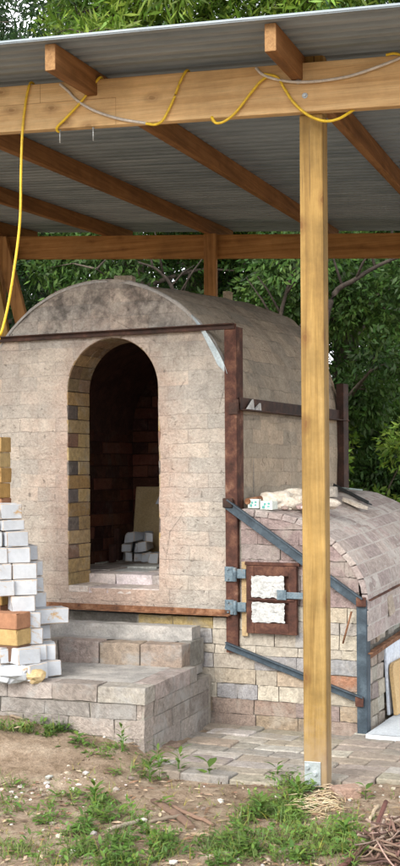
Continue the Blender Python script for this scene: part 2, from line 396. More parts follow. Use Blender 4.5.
# ------------------------------------------------------------------ ground
def gz(x, y):
    z = .022 * noise.noise(Vector((x * 1.3, y * 1.3, 0))) + .012 * noise.noise(Vector((x * 5, y * 5, 3))) + .007 * noise.noise(Vector((x * 17, y * 17, 5))) + .004 * noise.noise(Vector((x * 43, y * 43, 8)))
    k = min(1, max(0, (y - 11.2) / 9)); z += 1.15 * k * k * (3 - 2 * k)
    # soil banked against the front of the steps on the left
    ys_ = 5.61 - .364 * (x + .256); m = max(0, 1 - max(0, ys_ - y) / .75) * max(0, 1 - max(0, y - ys_ - .3) / .3); m = m * m * (3 - 2 * m)
    z += m * (.055 * min(1, max(0, (-.02 - x) / .22)) + .10 * min(1, max(0, (-.3 - x) / .6)))
    # scraped level round the paving and the kiln
    if y < 11:
        d = (x + .2) * .93 + (y - 5.3) * .36
        inside = min(1, max(0, (y - 5.12 + .25 * max(0, .1 - x)) / .2)) * min(1, max(0, (x + .55 - .25 * (5.6 - y)) / .3)) 
        sx_ = (x + .256) * .94 - (y - 5.61) * .342
        inside *= min(1, max(0, (sx_ + .06) / .16))
        z = z * (1 - inside) - .035 * inside
    return z
def spaced(lo, hi, step, far, g=1.35):
    a = list(np.arange(lo, hi + 1e-6, step)); s = step; x = hi
    while x < far: s *= g; x += s; a.append(x)
    s = step; x = lo; pre = []
    while x > -far: s *= g; x -= s; pre.append(x)
    return list(reversed(pre)) + a
xs = spaced(-1.6, 1.6, .022, 900); ys = spaced(3.6, 7.0, .022, 900)
vx = [(x, y, gz(x, y)) for y in ys for x in xs]; nx_ = len(xs)
fc = [(j * nx_ + i, j * nx_ + i + 1, (j + 1) * nx_ + i + 1, (j + 1) * nx_ + i) for j in range(len(ys) - 1) for i in range(nx_ - 1)]
me = bpy.data.meshes.new('ground'); me.from_pydata(vx, [], fc); me.materials.append(M['soil'])
me.polygons.foreach_set('use_smooth', [True] * len(fc))
go = bpy.data.objects.new('ground', me); col.objects.link(go); go['kind'] = 'structure'

# ------------------------------------------------------------------ kiln frame
TH = R(24.5); KO = Vector((.165, 6.438, 0))
KM = Matrix.Translation(KO) @ Matrix.Rotation(-TH, 4, 'Z')
def K(x, y, z): return KM @ Vector((x, y, z))
kiln = thing('kiln', KO, -TH, 'domed brick pottery kiln with open arched doorway, rusty steel frame and side firebox', 'kiln')
def kb(mb, name, mats, parent=kiln, bevel=0.0, seg=2): return mb.build(name, mats, parent, bevel, world=False, seg=seg)

XC, RR, ZS, KL = -.77, .80, 1.533, 1.68
DXC, DR, DZS, SILL = -.6985, .2785, 1.737, .665
x_lo, x_hi = XC - RR, XC + RR
def ztop(x): return ZS + math.sqrt(max(0, RR * RR - (x - XC) ** 2))
def zdoor(x): return DZS + math.sqrt(max(0, DR * DR - (x - DXC) ** 2))
def n3(p, s, o=0): return noise.noise(Vector((p[0] * s + o, p[1] * s, p[2] * s)))
# front wall: vertical strips, hole for the doorway
mb = MB()
us = sorted(set([x_lo + (x_hi - x_lo) * (1 - math.cos(math.pi * i / 70)) / 2 for i in range(71)] +
                [DXC - DR * math.cos(math.pi * i / 32) for i in range(33)]))
us = [u for i, u in enumerate(us) if i == 0 or u - us[i - 1] > 1e-5]
def wobble(x, z): return .012 * n3((x, 0, z), 3.5) + .006 * n3((x, 0, z), 11, 4) + .003 * n3((x, 0, z), 31, 9)
def ring(x, za, zb, n):
    out = []
    for i in range(n + 1):
        z = za + (zb - za) * i / n
        out.append(z)
    return out
ZB = .56
def strip(xa, xb, za0, zb0, za1, zb1, n):
    for yy, w in ((0.0, 1), (.23, 0)):
        A = [mb.bm.verts.new((xa, yy - w * wobble(xa, z), z)) for z in ring(xa, za0, zb0, n)]
        B = [mb.bm.verts.new((xb, yy - w * wobble(xb, z), z)) for z in ring(xb, za1, zb1, n)]
        for i in range(n): mb.face((A[i], B[i], B[i + 1], A[i + 1]), smooth=True)
for a, b in zip(us, us[1:]):
    mid = (a + b) / 2
    if abs(mid - DXC) < DR:
        strip(a, b, ZB, SILL, ZB, SILL, 5)
        strip(a, b, zdoor(a), ztop(a), zdoor(b), ztop(b), 14)
    else: strip(a, b, ZB, ztop(a), ZB, ztop(b), 50)
bmesh.ops.remove_doubles(mb.bm, verts=mb.bm.verts[:], dist=2e-5)
# close the rim between front and rear skins
kb(mb, 'front_wall', M['kiln_front'])

# doorway reveal: brick jambs and arch soffit, 230 mm deep
mb = MB()
TAN, TAN2, GREY, BRN, RED = (.44, .31, .155), (.40, .26, .12), (.155, .13, .12), (.26, .155, .11), (.30, .17, .12)
jc = random.Random(3)
z = SILL; k = 0
while z < DZS - .01:
    z1 = min(z + .0765, DZS)
    for sx in (-1, 1):
        xj = DXC + sx * DR; xa, xb = (xj - .006, xj + .003) if sx < 0 else (xj - .003, xj + .006)
        if k % 2 == 0:
            c1 = [GREY, BRN, GREY, (.19, .16, .15)][(k // 2) % 4] if k else TAN
            mb.box((xa, .003, z + .002), (xb, .112, z1 - .002), cjit(c1), .0025); mb.box((xa, .116, z + .002), (xb, .24, z1 - .002), cjit(TAN), .0025)
        else: mb.box((xa, .003, z + .002), (xb, .24, z1 - .002), cjit(jc.choice([TAN, TAN2, (.45, .33, .18)])), .0025)
    z = z1; k += 1
na = 12
for i in range(na):
    a0, a1 = math.pi * i / na + .006, math.pi * (i + 1) / na - .006
    c = cjit(random.choice([(.36, .25, .13), (.30, .21, .13), (.25, .17, .10)]))
    for y0, y1 in ((.003, .118), (.122, .24)):
        mm = 3; c2 = cjit(c)
        rows = []
        for q in range(mm + 1):
            a = a0 + (a1 - a0) * q / mm
            rows.append([mb.bm.verts.new((DXC + math.cos(a) * r, y, DZS + math.sin(a) * r)) for (r, y) in ((DR - .004, y0), (DR - .004, y1), (DR + .006, y1), (DR + .006, y0))])
        for A, B in zip(rows, rows[1:]):
            for q in range(4): mb.face((A[q], B[q], B[(q + 1) % 4], A[(q + 1) % 4]), c2)
kb(mb, 'doorway_reveal', M['brick'], bevel=.002, seg=1)

# vault
def vault_fn(R0, z0, y0, y1, rise, amp, a0=0.0, a1=math.pi):
    def fn(s, t):
        a = a0 + (a1 - a0) * s; y = y0 + (y1 - y0) * t
        p = (math.cos(a) * R0, y, math.sin(a) * R0)
        r = R0 + (amp * (n3(p, 2.7, 7) + .5 * n3(p, 8, 2) + .25 * n3(p, 24, 5)) if amp else 0)
        edge = min(1, t * (y1 - y0) / .05)
        return Vector((XC + math.cos(a) * (r - .012 * (1 - edge)), y, z0 + rise * y + math.sin(a) * (r - .012 * (1 - edge))))
    return fn
mb = MB(); mb.grid(vault_fn(RR, ZS, .02, KL, .045, .02), 150, 90)
kb(mb, 'vault', M['vault'])
# pale rounded rim at the front of the vault
mb = MB()
def rim(s, t):
    a = R(8) + R(164) * s; b = t * math.pi; w = .02 + .006 * noise.noise(Vector((s * 40, t, 2)))
    r = RR - .018 + w * (1.0) * math.sin(b) ; y = .012 - .02 * math.cos(b) * .9
    return Vector((XC + r * math.cos(a), y, ZS + r * math.sin(a)))
mb.grid(rim, 160, 8); kb(mb, 'vault_rim', M['concrete'])
# side walls and back wall
mb = MB()
mb.grid(lambda s, t: Vector((x_hi - .004 + .01 * n3((0, s, t), 3) + .004 * n3((1, s * 4, t * 4), 3), .02 + s * (KL - .02), .45 + t * (ZS + .045 * KL * s + .02 - .45))), 60, 40)
kb(mb, 'side_wall', M['kiln_side'])
mb = MB(); mb.box((x_lo, .24, .45), (x_lo + .2, KL, ZS + .02)); kb(mb, 'side_wall', M['kiln_side'])
mb = MB()
vs = [mb.bm.verts.new((XC + RR * math.cos(math.pi * i / 40), KL - .002, ZS + .045 * KL + RR * math.sin(math.pi * i / 40))) for i in range(41)]
vs += [mb.bm.verts.new((x_lo, KL - .002, 0)), mb.bm.verts.new((x_hi, KL - .002, 0))]
mb.face(vs); kb(mb, 'back_wall', M['kiln_side'])
# inner chamber: brick lined walls and vault with sooty joints
mb = MB()
RI = .56
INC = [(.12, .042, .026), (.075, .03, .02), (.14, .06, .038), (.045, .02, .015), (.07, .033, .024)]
def lining(row, off):
    pass
z = .72; r = 0
while z < ZS:
    off = -.115 * (r % 2); y = .235 + off
    while y < 1.44:
        for sx in (-1, 1):
            xw = XC + sx * RI
            mb.box((min(xw, xw + sx * .02), max(.235, y) + .002, z + .002), (max(xw, xw + sx * .02), min(1.44, y + .226), z + .0745), cjit(random.choice(INC), .25), .003)
        y += .23
    x = XC - RI + off
    while x < XC + RI:
        mb.box((max(XC - RI, x) + .002, 1.44, z + .002), (min(XC + RI, x + .226), 1.46, z + .0745), cjit(random.choice(INC), .25), .003)
        x += .23
    z += .0765; r += 1
zz = z
while zz < ZS + RI:
    hw = math.sqrt(max(0, RI * RI - (zz - ZS) ** 2)); x = XC - hw - .115 * (r % 2)
    while x < XC + hw:
        a, b = max(XC - hw, x) + .002, min(XC + hw, x + .226)
        if b - a > .01: mb.box((a, 1.44, zz + .002), (b, 1.46, zz + .0745), cjit(random.choice(INC), .25), .003)
        x += .23
    zz += .0765; r += 1
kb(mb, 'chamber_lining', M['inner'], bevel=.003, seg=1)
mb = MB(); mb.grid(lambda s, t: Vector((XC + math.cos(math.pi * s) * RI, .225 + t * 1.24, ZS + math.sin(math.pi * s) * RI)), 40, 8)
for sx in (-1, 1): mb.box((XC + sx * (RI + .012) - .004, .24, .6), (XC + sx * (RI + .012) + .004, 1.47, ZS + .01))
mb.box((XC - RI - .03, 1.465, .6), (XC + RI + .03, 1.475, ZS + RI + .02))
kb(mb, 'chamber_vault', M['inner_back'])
# chamber floor: worn slabs, and the sill
mb = MB()
y = .22; r = 0
while y < 1.44:
    x = XC - RI - (.15 if r % 2 else 0)
    while x < XC + RI:
        w = random.uniform(.2, .32)
        mb.box((max(XC - RI, x) + .003, y + .003, .66), (min(XC + RI, x + w), y + .225, .722 + random.uniform(-.004, .006)), cjit(random.choice([(.46, .40, .35), (.52, .48, .45), (.42, .35, .29), (.60, .59, .60)]), .2), .003)
        x += w
    y += .23; r += 1
kb(mb, 'chamber_floor', M['floor_slab'], bevel=.004)
mb = MB()
x = DXC - DR
while x < DXC + DR - .02:
    w = min(.115 + random.uniform(0, .03), DXC + DR - x)
    if DXC + DR - x - w < .04: w = DXC + DR - x
    mb.box((x + .002, -.004, .64), (x + w - .002, .232, SILL + .004 + random.uniform(-.002, .004)), cjit((.60, .53, .49), .12), .003); x += w
kb(mb, 'door_sill', M['floor_slab'], bevel=.004)

# steel frame
def angle_iron(a, b, w, t, normal, flange=.03, c=(1, 1, 1), mbx=None, up=True):
    """L-section between two kiln-frame points; w is its face width, flange sticks out along -normal"""
    m = mbx or MB(); a, b = Vector(a), Vector(b); d = (b - a).normalized(); nn = Vector(normal); s = d.cross(nn).normalized()
    if s.z < 0 or (abs(s.z) < 1e-3 and s.x < 0): s = -s
    def bx(o0, o1, n0, n1):
        v = [m.bm.verts.new(p + s * o + nn * q) for p in (a, b) for (o, q) in ((o0, n0), (o1, n0), (o1, n1), (o0, n1))]
        m.face(v[:4]); m.face(list(reversed(v[4:])))
        for k in range(4): m.face((v[k], v[4 + k], v[4 + (k + 1) % 4], v[(k + 1) % 4]))
    bx(-w / 2, w / 2 - t, 0, t)
    bx(w / 2 - t, w / 2, 0, flange) if up else bx(-w / 2 - t, -w / 2, 0, flange)
    return m
# corner column: L angle wrapping the right front corner
mb = MB(); mb.box((-.030, -.022, .36), (.036, -.014, 2.05)); mb.box((.030, -.014, .36), (.036, .07, 2.035)); kb(mb, 'corner_column', M['rust'], bevel=.0015)
mb = MB(); mb.box((.026, KL - .05, .1), (.075, KL + .05, 1.84)); kb(mb, 'corner_column', M['rust_dark'], bevel=.002)
# bar across the gable
mb = MB(); mb.box((x_lo - .08, -.030, 2.022), (.030, -.024, 2.052)); mb.box((x_lo - .08, -.050, 2.045), (.030, -.030, 2.051)); mb.box((x_lo - .08, -.024, 2.024), (-.045, .004, 2.03))
kb(mb, 'gable_bar', M['rust_dark'], bevel=.0015)
# bar along the foot of the front wall
mb = MB(); mb.box((-1.62, -.034, .55), (.0, -.028, .582)); mb.box((-1.62, -.06, .55), (.0, -.034, .555)); mb.box((-1.62, -.028, .549), (-.045, .03, .555)); kb(mb, 'foot_bar', M['rust_bar'], bevel=.0015)
# side angle along the springing
mb = MB(); mb.box((.044, .0, 1.605), (.050, KL + .04, 1.672)); mb.box((.050, .0, 1.605), (.085, KL + .04, 1.611)); mb.box((.02, -.026, 1.60), (.05, -.0235, 1.66))
mb.box((-.004, -.030, 1.585), (.044, -.0225, 1.645)); kb(mb, 'side_bar', M['rust_dark'], bevel=.0015)
# bluish tin band beside the column
mb = MB()
def band(s, t):
    a = R(19) + R(27) * s
    w = .042 * (1 - .75 * s * s) * min(1, .25 + 4 * s)
    r = RR + .002 - w * t; return Vector((XC + r * math.cos(a), -.026 + .014 * t + .004 * math.sin(s * 9), ZS + r * math.sin(a)))
mb.grid(band, 24, 6); kb(mb, 'tin_band', M['band'])

# brick masonry -------------------------------------------------------
def courses(mb, x0, x1, z0, z1, y0, y1, colf, bw=.23, ch=.0765, header=False, clip=None, jit=.003, seed=1, gap=.003, nx=4, mapf=None):
    rr = random.Random(seed); z = z0; r = 0
    while z < z1 - .01:
        zt = min(z + ch, z1)
        x = x0 - (bw / 2 if r % 2 else 0) - rr.uniform(0, .03)
        while x < x1:
            w = bw if rr.random() < .72 else bw / 2
            a, b = max(x0, x), min(x1, x + w)
            if b - a > .025:
                if clip is None or clip(Vector(((a + b) / 2, 0, z))).z >= z or clip(Vector((a, 0, z))).z >= z + .01:
                    dy = rr.uniform(-.004, .005)
                    mb.box((a + gap / 2, y0 + dy, z + gap / 2), (b - gap / 2, y1, zt - gap / 2), colf((a + b) / 2, z, rr), jit, nx=nx, clip=clip, mat=mapf)
            x += w
        z = zt; r += 1
FB0, FBW, FBH = .05, .64, .43
def farch(x, y=0.0): return .665 + FBH * math.sqrt(max(0, 1 - (max(0, x - FB0) / FBW) ** 2)) + .05 * y
def fclip(p):
    lim = farch(p.x); return Vector((p.x, p.y, min(p.z, lim)))
def fcol(x, z, rr):
    if z > .60: c = rr.choice([(.36, .275, .265), (.41, .32, .305), (.33, .26, .255), (.44, .37, .35)])
    elif z > .45: c = rr.choice([(.62, .56, .46), (.66, .61, .52), (.50, .46, .42), (.58, .50, .39)])
    elif z > .33: c = rr.choice([(.52, .46, .38), (.40, .39, .39), (.56, .50, .42), (.60, .54, .44)])
    elif z > .25: c = rr.choice([(.36, .36, .37), (.42, .40, .40), (.50, .44, .37), (.58, .52, .43)])
    elif z > .17: c = rr.choice([(.52, .42, .32), (.42, .22, .14), (.50, .44, .36), (.55, .47, .37)])
    elif z > .09: c = rr.choice([(.58, .52, .42), (.38, .37, .38), (.62, .56, .46), (.52, .46, .39)])
    else: c = rr.choice([(.36, .26, .21), (.40, .31, .26), (.33, .26, .24), (.46, .36, .26)])
    if z > .46 and x < -.03: c = (.55, .42, .20)
    k = .86 + rr.uniform(-.12, .1); return tuple(q * k for q in c)
mb = MB(); courses(mb, -.55, .672, -.03, .40, .0, .09, fcol, seed=5)
courses(mb, -.55, .672, .40, .535, .0, .09, fcol, seed=15)
courses(mb, .045, .672, .535, 1.14, .0, .09, fcol, seed=8, clip=fclip, nx=8)
base = kb(mb, 'firebox', M['brick'], bevel=.005)
mb = MB(); mb.box((-.56, .010, -.05), (.67, .12, .53))
n = 40
def bk(s, t): 
    x = .03 + s * (.672 - .03); return Vector((x, .010, .5 + t * (farch(x) - .015 - .5)))
mb.grid(bk, 40, 6, smooth=False); kb(mb, 'mortar_bed', M['mortar'], base)
mb = MB(); mb.box((-1.6, .03, -.05), (-.56, .3, .53)); mb.box((-1.57, .232, .5), (.03, KL - .01, .64)); kb(mb, 'plinth', M['mortar_dark'])  # shade of the gap under the foot bar put into the plinth colour
# firebox vault: outer skin with brick courses drawn as geometry
mb = MB()
fr = random.Random(4); FL = 1.62
arc = []  # arc length param of the profile
prof = []
for i in range(260):
    a = math.pi / 2 * i / 199; prof.append((FB0 + (FBW + .03) * math.sin(a), FBH * math.cos(a)))
S = [0]
for p, q in zip(prof, prof[1:]): S.append(S[-1] + math.hypot(q[0] - p[0], q[1] - p[1]))
def prof_at(s):
    i = min(198, max(0, int(np.searchsorted(S, s)) - 1)); f = (s - S[i]) / (S[i + 1] - S[i]); p, q = prof[i], prof[i + 1]
    return p[0] + (q[0] - p[0]) * f, p[1] + (q[1] - p[1]) * f
def vskin(s, y, lift):
    x, z = prof_at(s); nrm = Vector((x - FB0, 0, z * 1.6)).normalized() if s > 0 else Vector((0, 0, 1))
    p = Vector((x, y, .665 + z + .05 * y)) + nrm * lift
    return p + nrm * (.012 * n3(p, 4) + .004 * n3(p, 15, 3))
s0 = 0; r = 0
nrow = int(S[-1] / .0755); rw = S[-1] / nrow
for r in range(nrow):
    y = -.012 - (.115 if r % 2 else 0)
    while y < FL:
        a, b = max(-.012, y), min(FL, y + .23)
        if b - a > .03:
            c = fr.choice([(.43, .355, .335), (.40, .335, .32), (.46, .40, .375), (.45, .385, .355)]); k = 1 + fr.uniform(-.1, .1); c = tuple(q * k for q in c)
            lift = fr.uniform(-.0008, .0008); g = .0022
            V = [[mb.bm.verts.new(vskin(r * rw + g + (rw - 2 * g) * i / 2, a + g + (b - a - 2 * g) * j / 4, lift)) for j in range(5)] for i in range(3)]
            W = [[mb.bm.verts.new(vskin(r * rw + g + (rw - 2 * g) * i / 2, a + g + (b - a - 2 * g) * j / 4, lift - .03)) for j in range(5)] for i in range(3)]
            for i in range(2):
                for j in range(4): mb.face((V[i][j], V[i + 1][j], V[i + 1][j + 1], V[i][j + 1]), c)
            loop = [(0, j) for j in range(4)] + [(i, 4) for i in range(2)] + [(2, j) for j in range(4, 0, -1)] + [(i, 0) for i in range(2, 0, -1)]
            for (p, q) in zip(loop, loop[1:] + loop[:1]): mb.face((V[p[0]][p[1]], V[q[0]][q[1]], W[q[0]][q[1]], W[p[0]][p[1]]), c)
        y += .23
kb(mb, 'firebox_vault', M['vault_brick'], base, bevel=.003, seg=1)
mb = MB(); mb.grid(lambda s, t: vskin(s * S[-1], .0 + -.006 + t * (FL - .004), -.0006), 40, 60); kb(mb, 'mortar_coat', M['wash'], base)
# back of the firebox
mb = MB(); vs = [mb.bm.verts.new((p[0], FL, .665 + p[1] + .05 * FL - .01)) for p in prof[::8]] + [mb.bm.verts.new((FB0 + FBW, FL, 0)), mb.bm.verts.new((FB0, FL, 0))]
mb.face(vs); kb(mb, 'firebox_back', M['mortar'], base)
# right side of the firebox: crazed panel between two rails, brick pier, ash opening
SX = .695
mb = MB(); rr = random.Random(9)
y = .02
while y < 1.55:
    w = rr.uniform(.06, .13); z = .405 + .06 * y
    while z < .60:
        h = rr.uniform(.06, .12); zt = min(.625 + .05 * y, z + h)
        if .625 + .05 * y - zt < .04: zt = .625 + .05 * y
        mb.box((SX - .08, y + .003, z + .003), (SX + rr.uniform(-.008, .012), y + w - .003, zt - .003), cjit(rr.choice([(.42, .40, .35), (.36, .36, .33), (.5, .46, .4), (.30, .27, .24), (.46, .38, .30)]), .15), .006); z = zt + .001
    y += w
z = -.03
while z < .37:
    for (a, b) in ((.0, .12), (.123, .235), (.238, .345)):
        if rr.random() < .4: a2 = [(a, b)]
        mb.box((SX - .08, a + .02, z + .003), (SX + rr.uniform(-.006, .006), b + .02, z + .08), cjit(rr.choice([(.40, .36, .31), (.33, .28, .24), (.46, .41, .35)]), .15), .004)
    z += .083
for q in range(5): mb.box((SX - .08, 1.0 + q * .115, -.03), (SX, 1.11 + q * .115, .40 + .05), cjit((.4, .35, .3), .15), .004)
kb(mb, 'side_panel', M['brick'], base, bevel=.004)
mb = MB(); mb.box((SX - .09, .02, .39), (SX - .014, 1.58, .66)); mb.box((SX - .09, .02, 0), (SX - .015, .35, .39)); mb.box((SX - .35, .02, -.03), (SX - .3, 1.6, .6)); kb(mb, 'side_mortar', M['mortar_dark'], base)
mb = MB(); angle_iron((SX + .014, .0, .635), (SX + .014, 1.62, .72), .045, .006, (1, 0, 0), .03, mbx=mb); kb(mb, 'side_rail', M['rust'], base, .0015)
mb = MB(); angle_iron((SX + .014, .0, .375), (SX + .014, 1.62, .47), .04, .006, (1, 0, 0), .03, mbx=mb); kb(mb, 'side_rail', M['rust_bar'], base, .0015)
# blue-grey steel strapping on the firebox
mb = MB(); mb.box((.668, -.024, .0), (.718, -.016, .655)); mb.box((.712, -.016, .0), (.719, .04, .655)); kb(mb, 'steel_upright', M['blue_steel'], base, .0015)
mb = angle_iron((-.02, -.034, 1.128), (.695, -.034, .645), .05, .006, (0, -1, 0), .026); kb(mb, 'steel_brace', M['blue_steel'], base, .0015)
mb = angle_iron((-.03, -.028, .40), (.70, -.028, .165), .038, .006, (0, -1, 0), .026); kb(mb, 'steel_brace', M['blue_steel'], base, .0015)
mb = MB(); mb.box((.665, -.046, .135), (.705, -.03, .185)); kb(mb, 'weld_plate', M['rust'], base, .004)
mb = MB(); mb.box((.672, -.045, .625), (.722, -.03, .672)); kb(mb, 'weld_plate', M['rust'], base, .004)
mb = MB(); mb.box((-.035, -.048, 1.105), (.02, -.03, 1.155)); kb(mb, 'weld_plate', M['rust_dark'], base, .004)
# stoke door
mb = MB(); DX0, DX1, DZ0, DZ1 = .09, .362, .468, .812
W = .042
mb.box((DX0, -.040, DZ0), (DX0 + W, -.012, DZ1)); mb.box((DX1 - W, -.040, DZ0), (DX1, -.012, DZ1))
mb.box((DX0 + W, -.0385, DZ1 - .05), (DX1 - W, -.012, DZ1)); mb.box((DX0 + W, -.0385, DZ0), (DX1 - W, -.012, DZ0 + .055))
mb.box((DX0 + W, -.0375, .628), (DX1 - W, -.012, .650)); mb.box((DX0 + .01, -.046, .637), (DX1 - .01, -.0405, .648))
mb.box((DX0 - .012, -.03, DZ1 + .001), (DX1 + .012, -.012, DZ1 + .018))
mb.box((DX0 + .01, -.014, DZ0 + .01), (DX1 - .01, -.004, DZ1 - .01))
door = kb(mb, 'stoke_door', M['rust'], bevel=.003)
for z0, z1 in ((.528, .626), (.652, .762)):
    mb = MB(); xa, xb = DX0 + W + .001 - .012, DX1 - W - .022
    mb.grid(lambda s, t: Vector((xa + (xb - xa) * s + .006 * noise.noise(Vector((0, t * 9, z0 * 30))), -.0425 + .0035 * noise.noise(Vector((s * 3, t * 7, z0 * 9))) + .002 * noise.noise(Vector((s * 9, t * 22, z0 * 9))),
        z0 + (z1 - z0) * t + .007 * noise.noise(Vector((s * 7, 3, z0 * 20 + round(t)))))), 30, 30)
    kb(mb, 'fibre_panel', M['fibre'], door)
for zc in (.595, .765):
    mb = MB(); mb.box((-.032, -.034, zc - .038), (.018, -.024, zc + .038)); mb.box((.016, -.042, zc - .02), (.088, -.03, zc + .028))
    mb.tube([(.03, -.046, zc - .036), (.03, -.046, zc + .036)], .011, 10)
    for q in (-.025, .025): mb.tube([(-.012, -.033, zc + q), (-.012, -.041, zc + q)], .006, 8)
    kb(mb, 'hinge', M['hinge_steel'], door, .002)
mb = MB(); mb.box((.262, -.056, .645), (.312, -.046, .695)); mb.box((.312, -.053, .652), (.47, -.046, .685)); kb(mb, 'latch', M['hinge_steel'], door, .002)
# clay lip under the door
mb = MB(); mb.box((.055, -.014, .45), (.088, -.002, .83), (.5, .36, .2), .004); kb(mb, 'door_jamb', M['brick'], bevel=.004)

# ------------------------------------------------------------------ things on and in the kiln
def kthing(mb, name, mats, loc, label, cat, group=None, rotz=0, tilt=(0, 0), bevel=0.0):
    p = K(*loc)
    o = mb.build(name, mats, None, bevel); o.location = p; o.rotation_euler = (tilt[0], tilt[1], -TH + rotz)
    return tag(o, label, cat, group)
def brick_mesh(l=.23, w=.115, h=.0745, seed=0, mat=None, rough=.003, chip=0):
    """a loose brick, its base at z=0, long axis along y"""
    random.seed(seed + 100); mb = MB(); t = bmesh.new(); bmesh.ops.create_cube(t, size=1)
    bmesh.ops.subdivide_edges(t, edges=t.edges[:], cuts=6, use_grid_fill=True); vm = {}; em = {}
    def remap(q, dim):
        k = round((q + .5) * 7); d1, d2 = .004 / dim, .014 / dim
        return [-.5, -.5 + d1, -.5 + d2, -.17, .17, .5 - d2, .5 - d1, .5][k]
    for v in t.verts:
        e = sum(1 for q in v.co if abs(abs(q) - .5) < 1e-4)
        x, y, z = remap(v.co.x, w), remap(v.co.y, l), remap(v.co.z, h)
        p = Vector((x * w, y * l, z * h))
        if e >= 2:
            sh = .0018 * (e - 1) + max(0, noise.noise(p * 22 + Vector((seed * 3, 0, 0))) - .18) * .022 * (1 + chip)
            for ax, dm in ((0, w), (1, l), (2, h)):
                if abs(abs(v.co[ax]) - .5) < 1e-4: p[ax] *= 1 - 2 * sh / dm
        p += Vector((n3(p, 14, seed), n3(p, 14, seed + 9), n3(p, 14, seed + 5) if v.co.z > -.4 else 0)) * rough
        p.z += h / 2; em[v] = 1.0 if e >= 2 else 0.0
        vm[v] = mb.bm.verts.new(p)
    for f in t.faces:
        nf = mb.face([vm[v] for v in f.verts])
        if nf:
            for l_, v in zip(nf.loops, f.verts): l_[mb.cl] = (em[v],) * 3 + (1,)
    t.free(); bmesh.ops.recalc_face_normals(mb.bm, faces=mb.bm.faces[:])
    me = bpy.data.meshes.new('brick'); mb.bm.to_mesh(me); mb.bm.free(); me.materials.append(mat or M['white_brick'])
    return me
WB = [brick_mesh(seed=i, chip=(1 if i == 3 else 0)) for i in range(5)]
WT = [brick_mesh(h=.052, seed=20 + i) for i in range(2)]
FBm = [brick_mesh(seed=40 + i, mat=M['fire_brick']) for i in range(4)]
random.seed(21)
def put(mesh, loc, rz, label, group=None, tilt=(0, 0), color=None, name='brick'):
    o = bpy.data.objects.new(name, mesh); col.objects.link(o); o.location = loc
    o.rotation_euler = (tilt[0], tilt[1], rz)
    if color: o.color = (*color, 1)
    return tag(o, label, 'brick', group)
# stack of white bricks inside the kiln, their ends towards the door
SBk = [brick_mesh(l=.2, w=.058, h=.056, seed=90 + i, rough=.012) for i in range(4)]
ordw = ['leftmost', 'second from left', 'third from left', 'rightmost']
roww = ['bottom row', 'middle row', 'top row']
def kput(mesh, loc, rz, *a, **k): return put(mesh, K(*loc), -TH + rz, *a, **k)
ordw = ['leftmost', 'second from left', 'third from left', 'fourth from left']
for r, xsr in enumerate(([-1.205, -1.135, -1.068, -.985], [-1.21, -1.138, -1.07], [-1.19, -1.12, -1.055])):
    for i, x in enumerate(xsr):
        kput(SBk[(r + i) % 4], (x, 1.13 + random.uniform(-.02, .02) - (.03 if i == 3 else 0), .7275 + r * .058 + (.01 if (r, i) in ((2, 1), (1, 2), (2, 2)) else 0)), TH + random.uniform(-.22, .12) - (.35 if (r == 2 and i == 1) else 0),
             'white brick, %s in the %s of the stack inside the kiln' % (ordw[i], roww[r]), 'white bricks stacked inside the kiln', tilt=(0, -.2 if (r, i) in ((2, 1), (1, 2)) else 0))
mb = MB(); mb.box((-.5, -.01, 0), (.5, .01, 1), (1, 1, 1)); 
for v in mb.bm.verts: v.co = Vector((v.co.x * .5, v.co.y, v.co.z * .47))
kthing(mb, 'kiln_shelf', M['shelf'], (-1.045, 1.36, .727), 'tan rectangular kiln shelf leaning upright behind white bricks inside the kiln', 'kiln shelf', tilt=(R(-9), 0), bevel=.003)
mb = MB(); v = [mb.bm.verts.new(p) for p in ((-.06, 0, 0), (.09, 0, 0), (.09, 0, .085), (-.02, 0, .085), (-.06, .006, 0), (.09, .006, 0), (.09, .006, .085), (-.02, .006, .085))]
mb.face(v[:4]); mb.face(list(reversed(v[4:])))
for k in range(4): mb.face((v[k], v[(k + 1) % 4], v[4 + (k + 1) % 4], v[4 + k]))
kthing(mb, 'pale_tile', M['whiteboard'], (-1.05, 1.335, 1.082), 'pale slanted tile against the top corner of the tan kiln shelf', 'tile', tilt=(R(-9), 0))  # thin pale trapezoid sheet set against the shelf top
for i, (x, y, h) in enumerate(((-1.29, 1.15, .2), (-1.245, 1.25, .16), (-1.235, .98, .11))):
    mb = MB(); mb.box((-.018, -.018, 0), (.018, .018, h), (.2, .1, .07), .002)
    kthing(mb, 'kiln_prop', M['inner_back'], (x, y, .727), ['tall dark kiln prop standing at the left inside the kiln', 'middle dark kiln prop inside the kiln, behind the other two', 'shortest dark kiln prop inside the kiln, next to the white bricks'][i], 'kiln prop', 'dark kiln props inside the kiln', bevel=.002)

# on top of the vault
def vtop(x, y): return ZS + .045 * y + math.sqrt(max(0, (RR + .012) ** 2 - (x - XC) ** 2))
mb = MB(); mb.box((-.055, -.04, 0), (.055, .04, .052), (.4, .33, .25), .004)
kthing(mb, 'brick', M['brick'], (-.80, .35, vtop(-.80, .35) - .012), 'broken buff brick lying on top of the kiln vault above the doorway', 'brick', bevel=.005, rotz=.2)
mb = MB(); mb.box((-.022, -.03, 0), (.022, .03, .055), (1, 1, 1), .004)
kthing(mb, 'iron_block', M['rust_dark'], (-.89, .35, vtop(-.89, .35) - .01), 'small dark iron block beside the broken brick on the kiln vault', 'iron block', bevel=.004)
mb = MB(); mb.box((-.024, -.03, 0), (.024, .03, .06), (.42, .34, .24), .004)
kthing(mb, 'brick', M['brick'], (-.66, 1.5, vtop(-.66, 1.5) - .012), 'small brick piece at the rear of the kiln vault beside the rear shed post', 'brick', bevel=.005)
